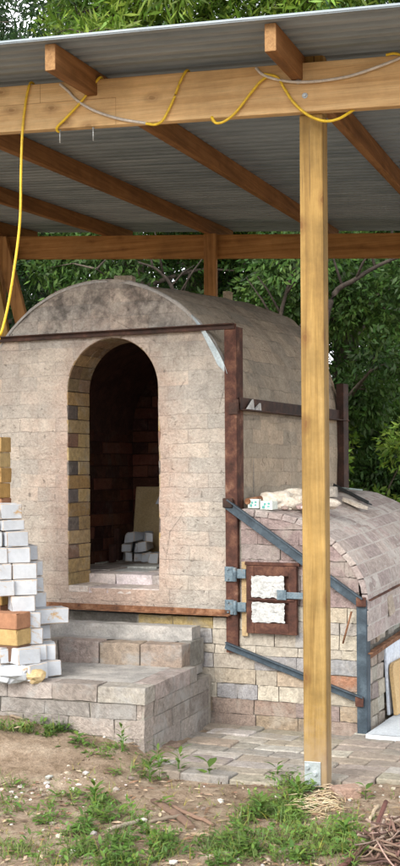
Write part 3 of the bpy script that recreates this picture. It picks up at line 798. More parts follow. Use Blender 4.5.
# thin pale triangular slivers on the side bar
for i, (y, h, rz) in enumerate(((.10, .055, .3), (.20, .04, -.3))):
    mb = MB(); v = [mb.bm.verts.new(p) for p in ((0, -.05, 0), (0, .04, 0), (.005, .025, h), (.012, -.05, 0), (.012, .04, 0), (.014, .025, h))]
    mb.face((v[0], v[1], v[2])); mb.face((v[5], v[4], v[3]))
    for k in range(3): mb.face((v[k], v[(k + 1) % 3], v[3 + (k + 1) % 3], v[3 + k]))
    kthing(mb, 'pale_shard', M['fibre'], (.058, y, 1.612), ['larger pale triangular shard on the rusty side bar near the corner column', 'smaller pale shard on the rusty side bar of the kiln'][i], 'shard', 'pale shards on the kiln side bar')

# rubble on the firebox
def ftop(x, y): return farch(x, y) + .012
mb = MB()
for i, (p, r, s) in enumerate((((0, 0, .045), .07, (1.3, 1, .7)), ((.09, .02, .035), .06, (1.3, 1, .6)), ((.18, .03, .04), .065, (1.2, .9, .75)), ((.05, .11, .05), .07, (1.2, 1, .7)), ((.15, .12, .045), .06, (1.3, 1, .8)), ((.24, .09, .03), .05, (1.2, 1, .7)))):
    lump(mb, p, r, i + 3, sub=3, sc_=s, amp=.55, smooth=True)
kthing(mb, 'fibre_blanket', M['lump'], (.16, .22, ftop(.16, .2) - .02), 'crumpled off-white insulation blanket on top of the firebox against the kiln wall', 'insulation blanket')
for i, (x, sz, lab) in enumerate(((.10, .055, 'small mint-white cube with teal marks on the firebox, nearer the corner column'), (.178, .068, 'small mint-white block with teal marks on the firebox, next to the crumpled blanket'))):
    mb = MB(); mb.box((-sz / 2, -.03, 0), (sz / 2, .03, .045), (.66, .72, .66), .003)
    for (a, b, c_, d) in ((-.35, .006, -.1, .02), (-.2, .022, .0, .034), (.08, .012, .3, .02), (.12, .026, .32, .036)):
        mb.box((a * sz, -.0325, b), (c_ * sz, -.029, d), (.12, .36, .34))
    kthing(mb, 'block', M['attr'], (x, .06, ftop(x, .05) - .006), lab, 'block', 'mint-white blocks on the firebox', rotz=[.15, -.1][i], bevel=.003)
mb = MB(); mb.tube([(0, 0, 0), (.0, .45, .03)], .016, 10); kthing(mb, 'rusty_pipe', M['rust_bar'], (.075, .02, ftop(.07, 0) + .03), 'short rusty pipe lying along the kiln wall on the firebox', 'pipe', rotz=-.1)
mb = MB()
for i in range(16): lump(mb, (random.uniform(-.12, .22), random.uniform(-.03, .3), random.uniform(.0, .01)), random.uniform(.012, .035), i + 20, cjit(random.choice([(.5, .44, .38), (.38, .3, .26), (.6, .56, .5)]), .2), 1, (1.3, 1, .7))
o = kthing(mb, 'rubble', M['attr'], (.2, .12, ftop(.2, .1) - .004), 'loose masonry crumbs scattered on the firebox top', 'rubble'); o['kind'] = 'stuff'
def fl_thing(x, y, dx=0.02): return math.atan2(farch(x + dx, y) - farch(x - dx, y), 2 * dx)
sl = -fl_thing(.42, .6)
mb = angle_iron((0, 0, 0), (-.33, .36, .098), .03, .006, (.2, .1, 1), .02)
kthing(mb, 'steel_bar', M['dark_steel_bar'], (.42, 1.04, ftop(.42, 1.04) + .012), 'black steel angle bar lying on the firebox vault right of the wooden post', 'steel bar', bevel=.0015)
mb = MB(); mb.box((-.05, -.10, 0), (.05, .10, .010)); kthing(mb, 'flat_plate', M['teal_flat'], (.16, 1.42, ftop(.16, 1.42) + .004), 'teal-grey flat plate at the far end of the black bar on the firebox', 'plate', rotz=.9, tilt=(.05, .1), bevel=.002)
mb = MB(); mb.box((-.035, -.045, 0), (.035, .045, .06), (.62, .57, .5), .004); kthing(mb, 'block', M['brick'], (.21, .96, ftop(.21, .96) - .004), 'small off-white block on the firebox close to the wooden post', 'block', rotz=.2, bevel=.004)
mb = MB(); v = [mb.bm.verts.new(p) for p in ((-.05, -.12, 0), (.03, -.10, 0), (.05, .10, 0), (.0, .13, 0), (-.04, .06, 0))]; w = [mb.bm.verts.new(q.co + Vector((0, 0, .018))) for q in v]
mb.face(v); mb.face(list(reversed(w)))
for k in range(5): mb.face((v[k], v[(k + 1) % 5], w[(k + 1) % 5], w[k]))
kthing(mb, 'pale_shard', M['lump'], (.37, .89, ftop(.37, .89) + .002), 'long pale broken shard lying below the black bar on the firebox', 'shard', rotz=.9, tilt=(.2, sl * .5))
mb = MB(); mb.tube([(0, 0, 0), (.05, -.015, .16)], .005, 6); kthing(mb, 'stick', M['rust_bar'], (.60, -.03, .44), 'thin straw-coloured stick leaning on the firebox bricks near the blue upright', 'stick')
# boards at the ash opening
mb = MB(); mb.box((-.008, -.22, 0), (.008, .22, .36)); kthing(mb, 'white_board', M['whiteboard'], (SX + .016, .60, .02), 'pale blue-white board standing in the ash opening at the right of the firebox', 'board', tilt=(0, R(-3)), bevel=.004)
mb = MB(); pts = [(-.15, 0), (.15, 0), (.15, .215)] + [(.15 - .05 + .05 * math.cos(R(a)), .215 + .05 * math.sin(R(a))) for a in (30, 60, 90)] + [(-.1 + .05 * math.cos(R(a)), .215 + .05 * math.sin(R(a))) for a in (90, 120, 150)] + [(-.15, .215)]
v = [mb.bm.verts.new((-.01, p[0], p[1])) for p in pts]; w = [mb.bm.verts.new((.01, p[0], p[1])) for p in pts]; mb.face(v); mb.face(list(reversed(w)))
for k in range(len(pts)): mb.face((v[k], v[(k + 1) % len(pts)], w[(k + 1) % len(pts)], w[k]))
kthing(mb, 'tan_board', M['tanboard'], (SX + .055, .53, .024), 'tan board with rounded top corners leaning on the white board by the firebox', 'board', tilt=(0, R(-6)))
# square tile stuck out of the side panel
mb = MB(); mb.box((-.006, -.05, 0), (.006, .05, .10), (.45, .38, .31), .003); kthing(mb, 'loose_tile', M['brick'], (SX + .035, .40, .545), 'loose square clay tile wedged on the crazed side of the firebox', 'tile', tilt=(R(8), R(-8)), bevel=.003)

# ------------------------------------------------------------------ steps
ST = R(20); SO = Vector((-.256, 5.61, 0))
SM = Matrix.Translation(SO) @ Matrix.Rotation(-ST, 4, 'Z')
steps = thing('brick_steps', SO, -ST, 'two low grey brick steps with a concrete landing below the kiln doorway', 'steps')
def sb(mb, name, mats, bevel=.009, parent=steps): return mb.build(name, mats, parent, bevel, world=False)
GC = [(.27, .245, .225), (.31, .275, .25), (.34, .305, .275), (.26, .23, .21), (.35, .30, .265)]
def gcol(x, z, rr): c = rr.choice(GC); k = 1 + rr.uniform(-.1, .1); return tuple(q * k for q in c)
mb = MB()
T1 = .322
for r, (z0, z1) in enumerate(((-.06, .09), (.09, .175), (.175, .246))):
    courses(mb, -1.3, 0, z0, z1, 0, .11, gcol, ch=.2, seed=30 + r + (0 if r % 2 else 7), jit=.005)
    m2 = Matrix.Translation((0, 0, 0)) @ Matrix.Rotation(R(90), 4, 'Z')  # right-hand face
    rr = random.Random(60 + r); y = (.113 if r % 2 else .113)
    yy = .113 + (.0 if r % 2 else .115)
    if r % 2 == 0: mb.box((-.11, .115, z0 + .002), (.002, .226, z1 - .002), gcol(0, 0, rr), .003)
    while yy < .86:
        w = .228; b = min(.86, yy + w)
        mb.box((-.11, yy + .002, z0 + .002), (rr.uniform(-.003, .004), b - .002, z1 - .002), gcol(0, 0, rr), .003); yy += w
# cap course: bricks on edge round the rim, headers
rr = random.Random(77); x = 0.0
while x > -1.3:
    w = .23 if rr.random() < .8 else .115
    mb.box((x - w + .002, -.008, .248), (x - .002 + (.006 if x == 0 else 0), .112, T1 + rr.uniform(-.003, .004)), cjit(rr.choice([(.34, .305, .27), (.38, .34, .305), (.32, .28, .25), (.37, .30, .26)])), .003, nx=3); x -= w
y = .114
while y < .62:
    w = .225; mb.box((-.112, y + .002, .248), (.008, min(.66, y + w) - .002, T1 + rr.uniform(-.003, .003)), cjit(rr.choice([(.34, .305, .27), (.38, .34, .305), (.36, .30, .26)])), .003, nx=3); y += w
lower = sb(mb, 'lower_step', M['step_brick'])
mb = MB(); mb.box((-1.3, .005, -.06), (-.005, .9, .245)); sb(mb, 'mortar_bed', M['mortar'], 0, lower)
mb = MB()
mb.grid(lambda s, t: Vector((-1.3 + s * 1.19, .112 + t * .55, T1 - .002 + .004 * n3((s * 1.2, t * .6, 0), 7) + .003 * n3((s * 1.2, t * .6, 0), 25))), 100, 50)
sb(mb, 'tread', M['concrete'], 0, lower)
# upper step
mb = MB(); U0, T2 = .60, .432
rr = random.Random(88); x = -.045
UC = [(.37, .31, .27), (.39, .295, .245), (.35, .31, .285), (.38, .325, .285)]
while x > -1.0:
    w = .228
    mb.box((x - w + .003, U0, T1 - .02), (x - .003, U0 + .115, T2 + rr.uniform(-.004, .003)), cjit(rr.choice(UC)), .004, nx=3); x -= w
for (y0, y1) in ((U0 + .118, U0 + .31),):
    mb.box((-.115, y0, T1 - .02), (-.045, y1, T2), cjit((.26, .25, .23)), .003)
upper = sb(mb, 'upper_step', M['step_brick'], .007)
mb = MB(); mb.grid(lambda s, t: Vector((-1.0 + s * .87, U0 + .105 + t * .25, T2 - .003 + .005 * n3((s, t, 4), 9))), 60, 14)
mb.box((-1.0, U0 + .02, .25), (-.06, U0 + .33, T2 - .012)); sb(mb, 'tread', M['concrete'], 0, upper)
mb = MB()
mb.grid(lambda s, t: Vector((-.88 + s * .82 , U0 + .215 - .04 * s + .006 * n3((s * 2, t, 4), 6), T2 - .02 + t * (.498 - T2 + .02))), 60, 8)
mb.grid(lambda s, t: Vector((-.88 + s * .82, U0 + .215 - .04 * s + .006 * n3((s * 2, 1, 4), 6) + t * .10, .498 + .004 * n3((s * 2, t, 1), 5))), 60, 6)
mb.box((-.0625, U0 + .178, .36), (-.0600, U0 + .30, .496))
sb(mb, 'landing_slab', M['concrete'], 0)

# ------------------------------------------------------------------ paving
mb = MB(); rr = random.Random(12)
PM = Matrix.Translation((0, 0, 0)) @ Matrix.Rotation(-R(24), 4, 'Z')
PC = [(.42, .37, .31), (.36, .31, .26), (.46, .42, .37), (.40, .33, .27), (.33, .30, .27), (.48, .45, .41)]
def paver_ok(p):
    s = SM.inverted() @ p
    if s.x < .0 and s.y > -.02: return False
    k = KM.inverted() @ p
    if k.y > -.015 and k.x < .71: return False
    # ragged front edge where soil has crept over
    edge = 5.24 - .09 * (p.x - .3) + .05 * noise.noise(Vector((p.x * 4, 2, 1))) + max(0, (.05 - p.x)) * .75
    if p.y < edge: return False
    return p.x < 1.9 and p.y < 7.5
r = 0; v = 4.2
while v < 7.6:
    u = -3.2 - (.115 if r % 2 else 0)
    while u < 1.2:
        w = .23 if rr.random() < .8 else .115
        c = PM @ Vector((u + w / 2, v + .055, 0))
        if paver_ok(c):
            z = -.004 + rr.uniform(-.005, .005) + .01 * noise.noise(c * 1.5)
            col_ = cjit(rr.choice(PC), .12)
            mt = PM @ Matrix.Translation((u + w / 2, v + .055, z)) @ Matrix.Rotation(rr.uniform(-.03, .03), 4, 'Z') @ Matrix.Rotation(rr.uniform(-.01, .01), 4, 'X') @ Matrix.Rotation(rr.uniform(-.01, .01), 4, 'Y')
            mb.box((-w / 2 + .0015, -.0555, -.06), (w / 2 - .0015, .0555, 0), col_, .003, mat=mt, nx=3)
        u += w
    v += .114; r += 1
o = mb.build('paving', M['paver'], None, .006); o['kind'] = 'structure'
# pale hearth slab in front of the ash opening
mb = MB()
mb.grid(lambda s, t: K(.735 + s * 1.3, -.10 + t * 1.6, .018 + .004 * n3((s, t, 0), 6)), 20, 20)
mb.grid(lambda s, t: K(.735 + s * 1.3, -.10, -.03 + t * .048), 20, 2); mb.grid(lambda s, t: K(.735, -.10 + s * 1.6, -.03 + t * .048), 20, 2)
o = mb.build('hearth_floor', M['hearth'], None); o['kind'] = 'structure'

# ------------------------------------------------------------------ brick pile on the lower step
def P(px, py, Y): return at(px, py, Y)
random.seed(5)
words = ['bottom', 'second', 'third', 'fourth', 'fifth', 'sixth', 'seventh', 'eighth', 'ninth', 'tenth', 'top']
edge = [47, 47, 42, 40, 37, 39, 36, 33, 25, 22, 21]
z = T1 + .003; yb = 5.90
heights = [.0765] * 9 + [.056, .0765]
posw = ['right end', 'second from right', 'third from right', 'fourth from right']
def xs_at(px, Y): return (px - CX) / F * Y
PR = R(24); XD = Vector((math.cos(PR), math.sin(PR), 0)); YD = Vector((-math.sin(PR), math.cos(PR), 0))
HB = [brick_mesh(l=.115, seed=70 + i) for i in range(3)]
for i, e in enumerate(edge):
    Y = yb + .012 * i + random.uniform(-.01, .01); th = heights[i] < .06
    xr = xs_at(e, Y); k = 0; along = 0.0
    half = (i % 2 == 1 or i in (4, 6)) and not th
    while along < .27:
        L = .115 if (k == 0 and i not in (0, 8)) or (k == 1 and i % 2) else .23
        mesh = (HB[(i + k) % 3] if L < .2 else WB[(i * 2 + k) % 5]) if not th else WT[i % 2]
        if th: L, mesh = .23, WT[i % 2]
        c = Vector((xr - .0575 * XD.x * 1.0 - .0 , Y, z)) + YD * (along + L / 2) + XD * .0
        c += Vector((random.uniform(-.012, .008), random.uniform(-.012, .012), 0))
        if not (i in (2, 3, 4) and k >= 1):
            put(mesh, c, PR + random.uniform(-.2, .2), 'white kiln-washed brick, %s of the %s course of the pile on the step' % (posw[min(k, 3)], words[i]), 'white bricks piled on the lower step', tilt=(random.uniform(-.015, .015), random.uniform(-.015, .015)))
        along += L + .004; k += 1
    if i not in (2, 3, 4):
        put(WT[i % 2] if th else WB[(i + 2) % 5], Vector((xr - .0575 * XD.x, Y, z)) - XD * .122 + YD * (.115 + random.uniform(-.008, .012)), PR + random.uniform(-.08, .08), 'white kiln-washed brick at the left end of the %s course of the pile' % words[i], 'white bricks piled on the lower step')
    z += heights[i]
z = T1 + .003
for i, e in enumerate([49, 48, 49, 45, 42, 42, 38, 36]):
    Y = yb + .17 + .01 * i; xr = xs_at(e, Y)
    if i == 3: put(WB[1], (xs_at(42, Y), Y - .0, z + .004), R(-66), 'white brick jutting out crosswise to the right of the pile on the step', 'white bricks piled on the lower step')
    if i != 3: put(WB[(i * 3 + 1) % 5], Vector((xr - .043, Y, z)) + YD * .115, PR + random.uniform(-.12, .12), 'white brick at the right of the rear row, %s course of the pile' % words[i], 'white bricks in the rear row of the pile')
    z += .0765
for j, (px, dy, lv, rz, lab) in enumerate(((55, .06, 0, .5, 'half white brick standing apart at the right foot of the pile'), (52, .10, 1, .2, 'half white brick resting on the one at the right foot of the pile'),
        (40, -.05, 0, .9, 'chipped half white brick in front of the right end of the pile'), (33, -.045, 1, .65, 'half white brick leaning in the second layer at the front of the pile'))):
    put(HB[j % 3], (xs_at(px, yb + dy) - .05, yb + dy, T1 + .003 + lv * .0765), rz, lab, 'white bricks piled on the lower step', tilt=(random.uniform(-.05, .05), random.uniform(-.03, .03)))
# dark and buff bricks lying long-side to us at the left of the pile
z = T1 + .003 + 2 * .0765 - .07
for i, (c, n_) in enumerate((((.13, .075, .05), 'dark brown'), ((.42, .29, .13), 'ochre'), ((.33, .17, .10), 'red-brown'))):
    put(FBm[i], (xs_at(1, 5.86), 5.86 + .06, z), R(62), '%s brick lying long side out at the lower left of the pile' % n_, None, tilt=(0, 0), color=c); z += .0765
# base bricks under them
# broken white lumps in front
for i, (px, py, r, lab) in enumerate(((12, 672, .055, 'largest broken white lump in front of the brick pile'), (3, 680, .045, 'leftmost broken white lump at the foot of the brick pile'), (20, 662, .035, 'small broken white lump against the dark brown brick'), (34, 664, .04, 'tan broken brick end at the foot of the white pile'))):
    Y = 5.78; p = at(px, py, Y); mb = MB(); lump(mb, (0, 0, 0), r, i + 50, (0, 0, 0), sub=2, sc_=(1.3, 1, .8), amp=.5)
    single(mb, 'broken_brick', M['white_brick'] if i < 3 else M['shelf'], (p.x, Y + .02, T1 + r * .7 + (.03 if i == 2 else 0)), lab, 'broken brick', 'broken lumps by the brick pile')
# ochre brick stack behind, at the left edge
z = T1 + .003; seq = [(.42, .28, .12), (.25, .14, .09), (.46, .33, .15), (.33, .17, .1), (.44, .27, .1), (.40, .25, .1), (.46, .34, .17)]
nm = ['ochre', 'dark brown', 'buff', 'red-brown', 'orange ochre', 'tan', 'pale buff']
for i in range(15):
    c = seq[i % 7]; Y = 6.22
    put(FBm[i % 4], (xs_at(4.5 - (i % 2), Y) - .115 * .95, Y + .1, z), -ST + R(90) + random.uniform(-.04, .04), '%s brick, number-%s layer from the top of the stack at the left edge' % (nm[i % 7], ['one', 'two', 'three', 'four', 'five', 'six', 'seven', 'eight', 'nine', 'ten', 'eleven', 'twelve', 'thirteen', 'fourteen', 'fifteen'][14 - i]), 'ochre bricks stacked at the left edge', color=c)
    z += .0765

# ------------------------------------------------------------------ open shed over the kiln
SY = R(18); P0 = Vector((.4705, 5.07, 0))
HM = Matrix.Translation(P0) @ Matrix.Rotation(-SY, 4, 'Z'); HI = HM.inverted()
shed = thing('shelter', P0, -SY, 'open-sided timber shelter with corrugated iron roof standing over the kiln', 'shelter')
def hb(mb, name, mats, bevel=.003, parent=shed): return mb.build(name, mats, parent, bevel, world=False)
def zf(x): return 2.954 - .029 * (x + .0665)
def zr(x): return 3.274 - .056 * (x + 3.719)
YR = 4.49
def zraf(x, y): return zf(x) - .07 + (zr(x) - zf(x) + .07) * y / YR
def bar_x(mb, x0, x1, y0, y1, ft, h, n=8, c=(1, 1, 1)):
    rows = []
    for i in range(n + 1):
        x = x0 + (x1 - x0) * i / n; zt = ft(x)
        rows.append([mb.bm.verts.new(p) for p in ((x, y0, zt - h), (x, y1, zt - h), (x, y1, zt), (x, y0, zt))])
    for A, B in zip(rows, rows[1:]):
        for k in range(4): mb.face((A[k], B[k], B[(k + 1) % 4], A[(k + 1) % 4]), c)
    mb.face(rows[0], c); mb.face(list(reversed(rows[-1])), c)
BH = .200
mb = MB(); bar_x(mb, -4.0, 2.3, 0, .046, zf, BH); fbeam = hb(mb, 'front_beam', M['beam'])
mb = MB()   # scarf joints of the laminated beam
def jz(x, d): return zf(x) - d
def thinbar(x0, x1, d0, d1): 
    v = [mb.bm.verts.new(p) for p in ((x0, -.0012, jz(x0, d0)), (x1, -.0012, jz(x1, d0)), (x1, -.0012, jz(x1, d1)), (x0, -.0012, jz(x0, d1)))]; mb.face(v)
thinbar(-2.2, -.86, .084, .0857); thinbar(-1.215, -1.2135, .0, .084); thinbar(-.862, -.8605, .0857, .2)
hb(mb, 'joint_line', M['endgrain'], 0, fbeam)
for (x, d) in ((-.062, .075), (-.035, .135)):
    mb = MB(); mb.tube([(x, -.001, zf(x) - d), (x, -.004, zf(x) - d)], .012, 14); mb.tube([(x, -.004, zf(x) - d), (x, -.012, zf(x) - d)], .0075, 6); hb(mb, 'bolt', M['galv'], .001, fbeam)
for px in (58, 96):
    q = HI @ at(px, 126, 5.42); x = q.x
    mb = MB(); mb.tube([(x, .02, zf(x) - BH + .01), (x, .02, zf(x) - BH - .058)], .0028, 6); mb.tube([(x, .02, zf(x) - BH - .001), (x, .02, zf(x) - BH - .005)], .006, 8); hb(mb, 'nail', M['galv'], 0, fbeam)
# rear beam and posts
mb = MB(); bar_x(mb, -5.2, 2.2, YR + .02, YR + .066, lambda x: zr(x), .187); rbeam = hb(mb, 'rear_beam', M['rear_wood'])
mb = MB(); mb.box((-.068, .034, .0), (.029, .130, zf(0) - BH)); mb.box((-.068, .050, zf(0) - BH + .0005), (.029, .130, zf(0) + .05)); fpost = hb(mb, 'front_post', M['post'], .006)
mb = MB(); mb.box((-.064, .029, .005), (.004, .0335, .105)); mb.box((-.064, .0335, .0), (.004, .12, .006)); mb.box((-.05, .05, -.2), (-.0, .1, .0))
brk = hb(mb, 'post_bracket', M['galv'], .001, fpost)
for (x, z) in ((-.05, .082), (-.02, .055)):
    mb = MB(); mb.tube([(x, .0275, z), (x, .020, z)], .0085, 6); mb.tube([(x, .0285, z), (x, .0272, z)], .013, 14); hb(mb, 'bolt', M['galv'], .001, fpost)
def rear_x(px):
    # where a photo column meets the rear beam line
    lo, hi = -6.0, 4.0
    for _ in range(50):
        m_ = (lo + hi) / 2; w = HM @ Vector((m_, YR, 0)); 
        if CX + F * w.x / w.y - ROLL * F * 2.0 / w.y < px: lo = m_
        else: hi = m_
    return lo
xr = rear_x(210.5)
mb = MB(); mb.box((xr - .05, YR - .03, -.1), (xr + .05, YR + .0195, zr(xr) + .0)); hb(mb, 'rear_post', M['rear_post'], .004)
xl = rear_x(4)
mb = MB(); mb.box((xl - .09, YR - .03, -.1), (xl + .01, YR + .0195, zr(xl))); hb(mb, 'rear_post', M['rear_post'], .004)
xq = rear_x(330) + 1.55
mb = MB(); mb.box((xq - .05, YR - .03, -.1), (xq + .05, YR + .0195, zr(xq))); hb(mb, 'rear_post', M['rear_post'], .004)
# diagonal brace at the left
def strut(mb, a, b, w, t):
    a, b = Vector(a), Vector(b); d = (b - a).normalized(); s = d.cross(Vector((0, 1, 0))).normalized(); n_ = Vector((0, 1, 0))
    v = [mb.bm.verts.new(p + s * o + n_ * q) for p in (a, b) for (o, q) in ((-w / 2, 0), (w / 2, 0), (w / 2, t), (-w / 2, t))]
    mb.face(v[:4]); mb.face(list(reversed(v[4:])))
    for k in range(4): mb.face((v[k], v[4 + k], v[4 + (k + 1) % 4], v[(k + 1) % 4]))
mb = MB(); strut(mb, (xl + .0, YR - .08, zr(xl) - .03), (xl + .36, YR - .08, 1.9), .11, .045); hb(mb, 'brace', M['rear_post'], .003)
mb = MB(); strut(mb, (xl - .10, YR - .14, zr(xl) - .03), (xl + .16, YR - .14, 1.9), .09, .045); hb(mb, 'brace', M['post'], .003)
# rafters
raf = [-3.67, -2.77, -1.87, -.969, -.0665, .84, 1.74]
for k, x in enumerate(raf):
    mb = MB(); rows = []
    for i in range(11):
        y = -.43 + (YR + .62 + .43) * i / 10; zb = zraf(x, y)
        rows.append([mb.bm.verts.new(p) for p in ((x - .0225, y, zb), (x + .0225, y, zb), (x + .0225, y, zb + .106), (x - .0225, y, zb + .106))])
    for A, B in zip(rows, rows[1:]):
        for q in range(4): mb.face((A[q], B[q], B[(q + 1) % 4], A[(q + 1) % 4]))
    mb.face(rows[0], mi=1); mb.face(list(reversed(rows[-1])), mi=1)
    hb(mb, 'rafter', [M['rafter'], M['endgrain']], .003)
# corrugated roof
mb = MB(); y0, y1 = -.47, YR + .72; pitch = .098; xcols = [-4.4, -3, -2, -1, 0, 1, 2.0, 2.5]
V = []; prof_y = []
yy = y0
while yy < y1:      # flat pans with narrow ribs
    for f, w in ((0, -.012), (.40, -.012), (.50, -.008), (.60, .009), (.66, .013), (.80, .013), (.86, .009), (.95, -.008)): prof_y.append((yy + f * pitch, w))
    yy += pitch
for y, w in prof_y:
    V.append([mb.bm.verts.new((x, y, zraf(x, y) + .120 + w)) for x in xcols])
for j in range(len(V) - 1):
    for i in range(len(xcols) - 1): mb.face((V[j][i], V[j][i + 1], V[j + 1][i + 1], V[j + 1][i]))
L_ = [mb.bm.verts.new((x, y0 - .004, zraf(x, y0) + .113)) for x in xcols]; L2 = [mb.bm.verts.new((x, y0 - .004, zraf(x, y0) + .121)) for x in xcols]
for i in range(len(xcols) - 1): mb.face((L_[i], L_[i + 1], L2[i + 1], L2[i]))
for i in range(len(xcols) - 1): mb.face((L2[i], L2[i + 1], V[0][i + 1], V[0][i]))
hb(mb, 'roof', M['roof'], 0)

# ------------------------------------------------------------------ cables
def bp(px, py, off=-.012):
    """point on the front face of the beam (shed frame y = off) seen at this place of the photo"""
    u, v = px - CX, HY - py; d = Vector(((u + ROLL * v) / F, 1, (v - ROLL * u) / F)); o = Vector((0, 0, EYE))
    nrm = (HM.to_3x3() @ Vector((0, 1, 0))); p = HM @ Vector((0, off, 0)); t = (p - o).dot(nrm) / d.dot(nrm); return o + d * t
def cable(name, pts, mat, label, rad=.0058):
    mb = MB(); pts = smooth_path(pts, 8); base = pts[0].copy(); mb.tube([p - base for p in pts], rad, 8)
    return single(mb, name, mat, base, label, 'cable')
over = lambda px, py: [HM @ (HI @ bp(px, py, .02) + Vector((0, .03, .0))), bp(px, py, .0) + Vector((0, 0, .006)), ]
def overtop(px):
    q = HI @ bp(px, 80, 0); x = q.x; return [HM @ Vector((x + .01, .06, zf(x) - .03)), HM @ Vector((x, .03, zf(x) + .008)), HM @ Vector((x - .002, -.006, zf(x) + .002))]
ot = overtop(31)
cable('cable', list(ot) + [bp(26, 100, -.010), bp(22.5, 130, -.012), bp(21, 170, -.02), bp(20, 220, -.02), bp(14, 270, -.02), bp(6, 315, -.02), bp(-4, 345, -.02), bp(-25, 372, -.02)], M['yellow'], 'yellow cable hanging down from the left end of the front beam')
def under(px):
    q = HI @ bp(px, 128, 0); x = q.x; return [HM @ Vector((x + .002, -.006, zf(x) - BH + .002)), HM @ Vector((x + .0, .02, zf(x) - BH - .008)), HM @ Vector((x - .004, .052, zf(x) - BH + .03))]
cable('cable', list(reversed(under(57))) + [bp(66, 118), bp(80, 103), bp(90, 90)] + list(reversed(overtop(100))), M['yellow'], 'yellow cable crossing the beam diagonally above the kiln doorway')
cable('cable', [bp(60, 84), bp(68, 91), bp(78, 101), bp(95, 111), bp(120, 119), bp(148, 123.5)], M['white_cable'], 'grey-white cable drooping across the left half of the beam', .006)
cable('cable', [bp(146, 123.5, -.02), bp(155, 124.5, -.02), bp(162, 121, -.014), bp(168, 111), bp(174, 98), bp(180, 82)] + list(reversed(overtop(187))), M['yellow'], 'yellow cable rising from the grey cable end to the beam top')
cable('cable', list(reversed(under(212))) + [bp(216, 123, -.014), bp(225, 121, -.014), bp(236, 112), bp(250, 94), bp(260, 82), bp(268, 76)], M['yellow'], 'yellow cable looping up the beam left of the post')
cable('cable', [bp(256, 68), bp(262, 74, -.02), bp(275, 79, -.022), bp(295, 82), bp(320, 81), bp(350, 76), bp(380, 66), bp(405, 56)], M['white_cable'], 'grey-white cable running along the right end of the beam', .006)
cable('cable', [bp(264, 74, -.02), bp(277, 77, -.022), bp(284, 88), bp(294, 103), bp(308, 115, -.014), bp(324, 121, -.02), bp(338, 119, -.02), bp(352, 111, .02), bp(362, 104, .06)], M['yellow'], 'yellow cable dipping below the beam in front of the post')
cable('cable', [bp(386, 55), bp(394, 53.5), bp(402, 55), bp(412, 56)], M['yellow'], 'short bit of yellow cable on the beam at the right edge')

# ------------------------------------------------------------------ trees
def leaf_cloud(centres, radii, n, size, seed, droop=.3, shape=.24, tint=(.55, 1.35)):
    """many small leaf faces scattered in clumps; returns verts, faces, per-leaf tint"""
    g = np.random.default_rng(seed); centres = np.array(centres); radii = np.array(radii)
    w = radii ** 2; idx = g.choice(len(centres), n, p=w / w.sum())
    d = g.normal(size=(n, 3)); d /= np.linalg.norm(d, axis=1)[:, None]
    rad = g.random(n) ** .45
    p = centres[idx] + d * (rad * radii[idx])[:, None] * np.array([1, 1, .8])
    ax = d * .6 + g.normal(size=(n, 3)) * .6; ax[:, 2] -= droop; ax /= np.linalg.norm(ax, axis=1)[:, None]
    rn = g.normal(size=(n, 3)); sd = np.cross(ax, rn); sd /= np.linalg.norm(sd, axis=1)[:, None] + 1e-9
    s = size * g.uniform(.6, 1.35, n)
    a = p; b = p + ax * (s * .45)[:, None] + sd * (s * shape)[:, None] * .5; c = p + ax * s[:, None]; e = p + ax * (s * .45)[:, None] - sd * (s * shape)[:, None] * .5
    V = np.stack([a, b, c, e], 1).reshape(-1, 3); ct = g.uniform(.75, 1.25, len(centres))
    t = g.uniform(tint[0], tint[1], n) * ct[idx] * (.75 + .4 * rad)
    yel = g.uniform(.85, 1.25, n)
    return V, t, yel
def leaf_mesh(name, V, t, yel, mat):
    n = len(V) // 4; me = bpy.data.meshes.new(name); me.vertices.add(4 * n); me.vertices.foreach_set('co', V.astype(np.float32).ravel())
    me.loops.add(4 * n); me.loops.foreach_set('vertex_index', np.arange(4 * n, dtype=np.int32)); me.polygons.add(n)
    me.polygons.foreach_set('loop_start', np.arange(0, 4 * n, 4, dtype=np.int32)); me.polygons.foreach_set('loop_total', np.full(n, 4, dtype=np.int32))
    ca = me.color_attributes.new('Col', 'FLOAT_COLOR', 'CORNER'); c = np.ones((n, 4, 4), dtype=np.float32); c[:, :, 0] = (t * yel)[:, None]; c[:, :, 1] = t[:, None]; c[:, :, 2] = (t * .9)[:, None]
    ca.data.foreach_set('color', c.ravel()); me.materials.append(mat); me.update(); me.validate(); return me
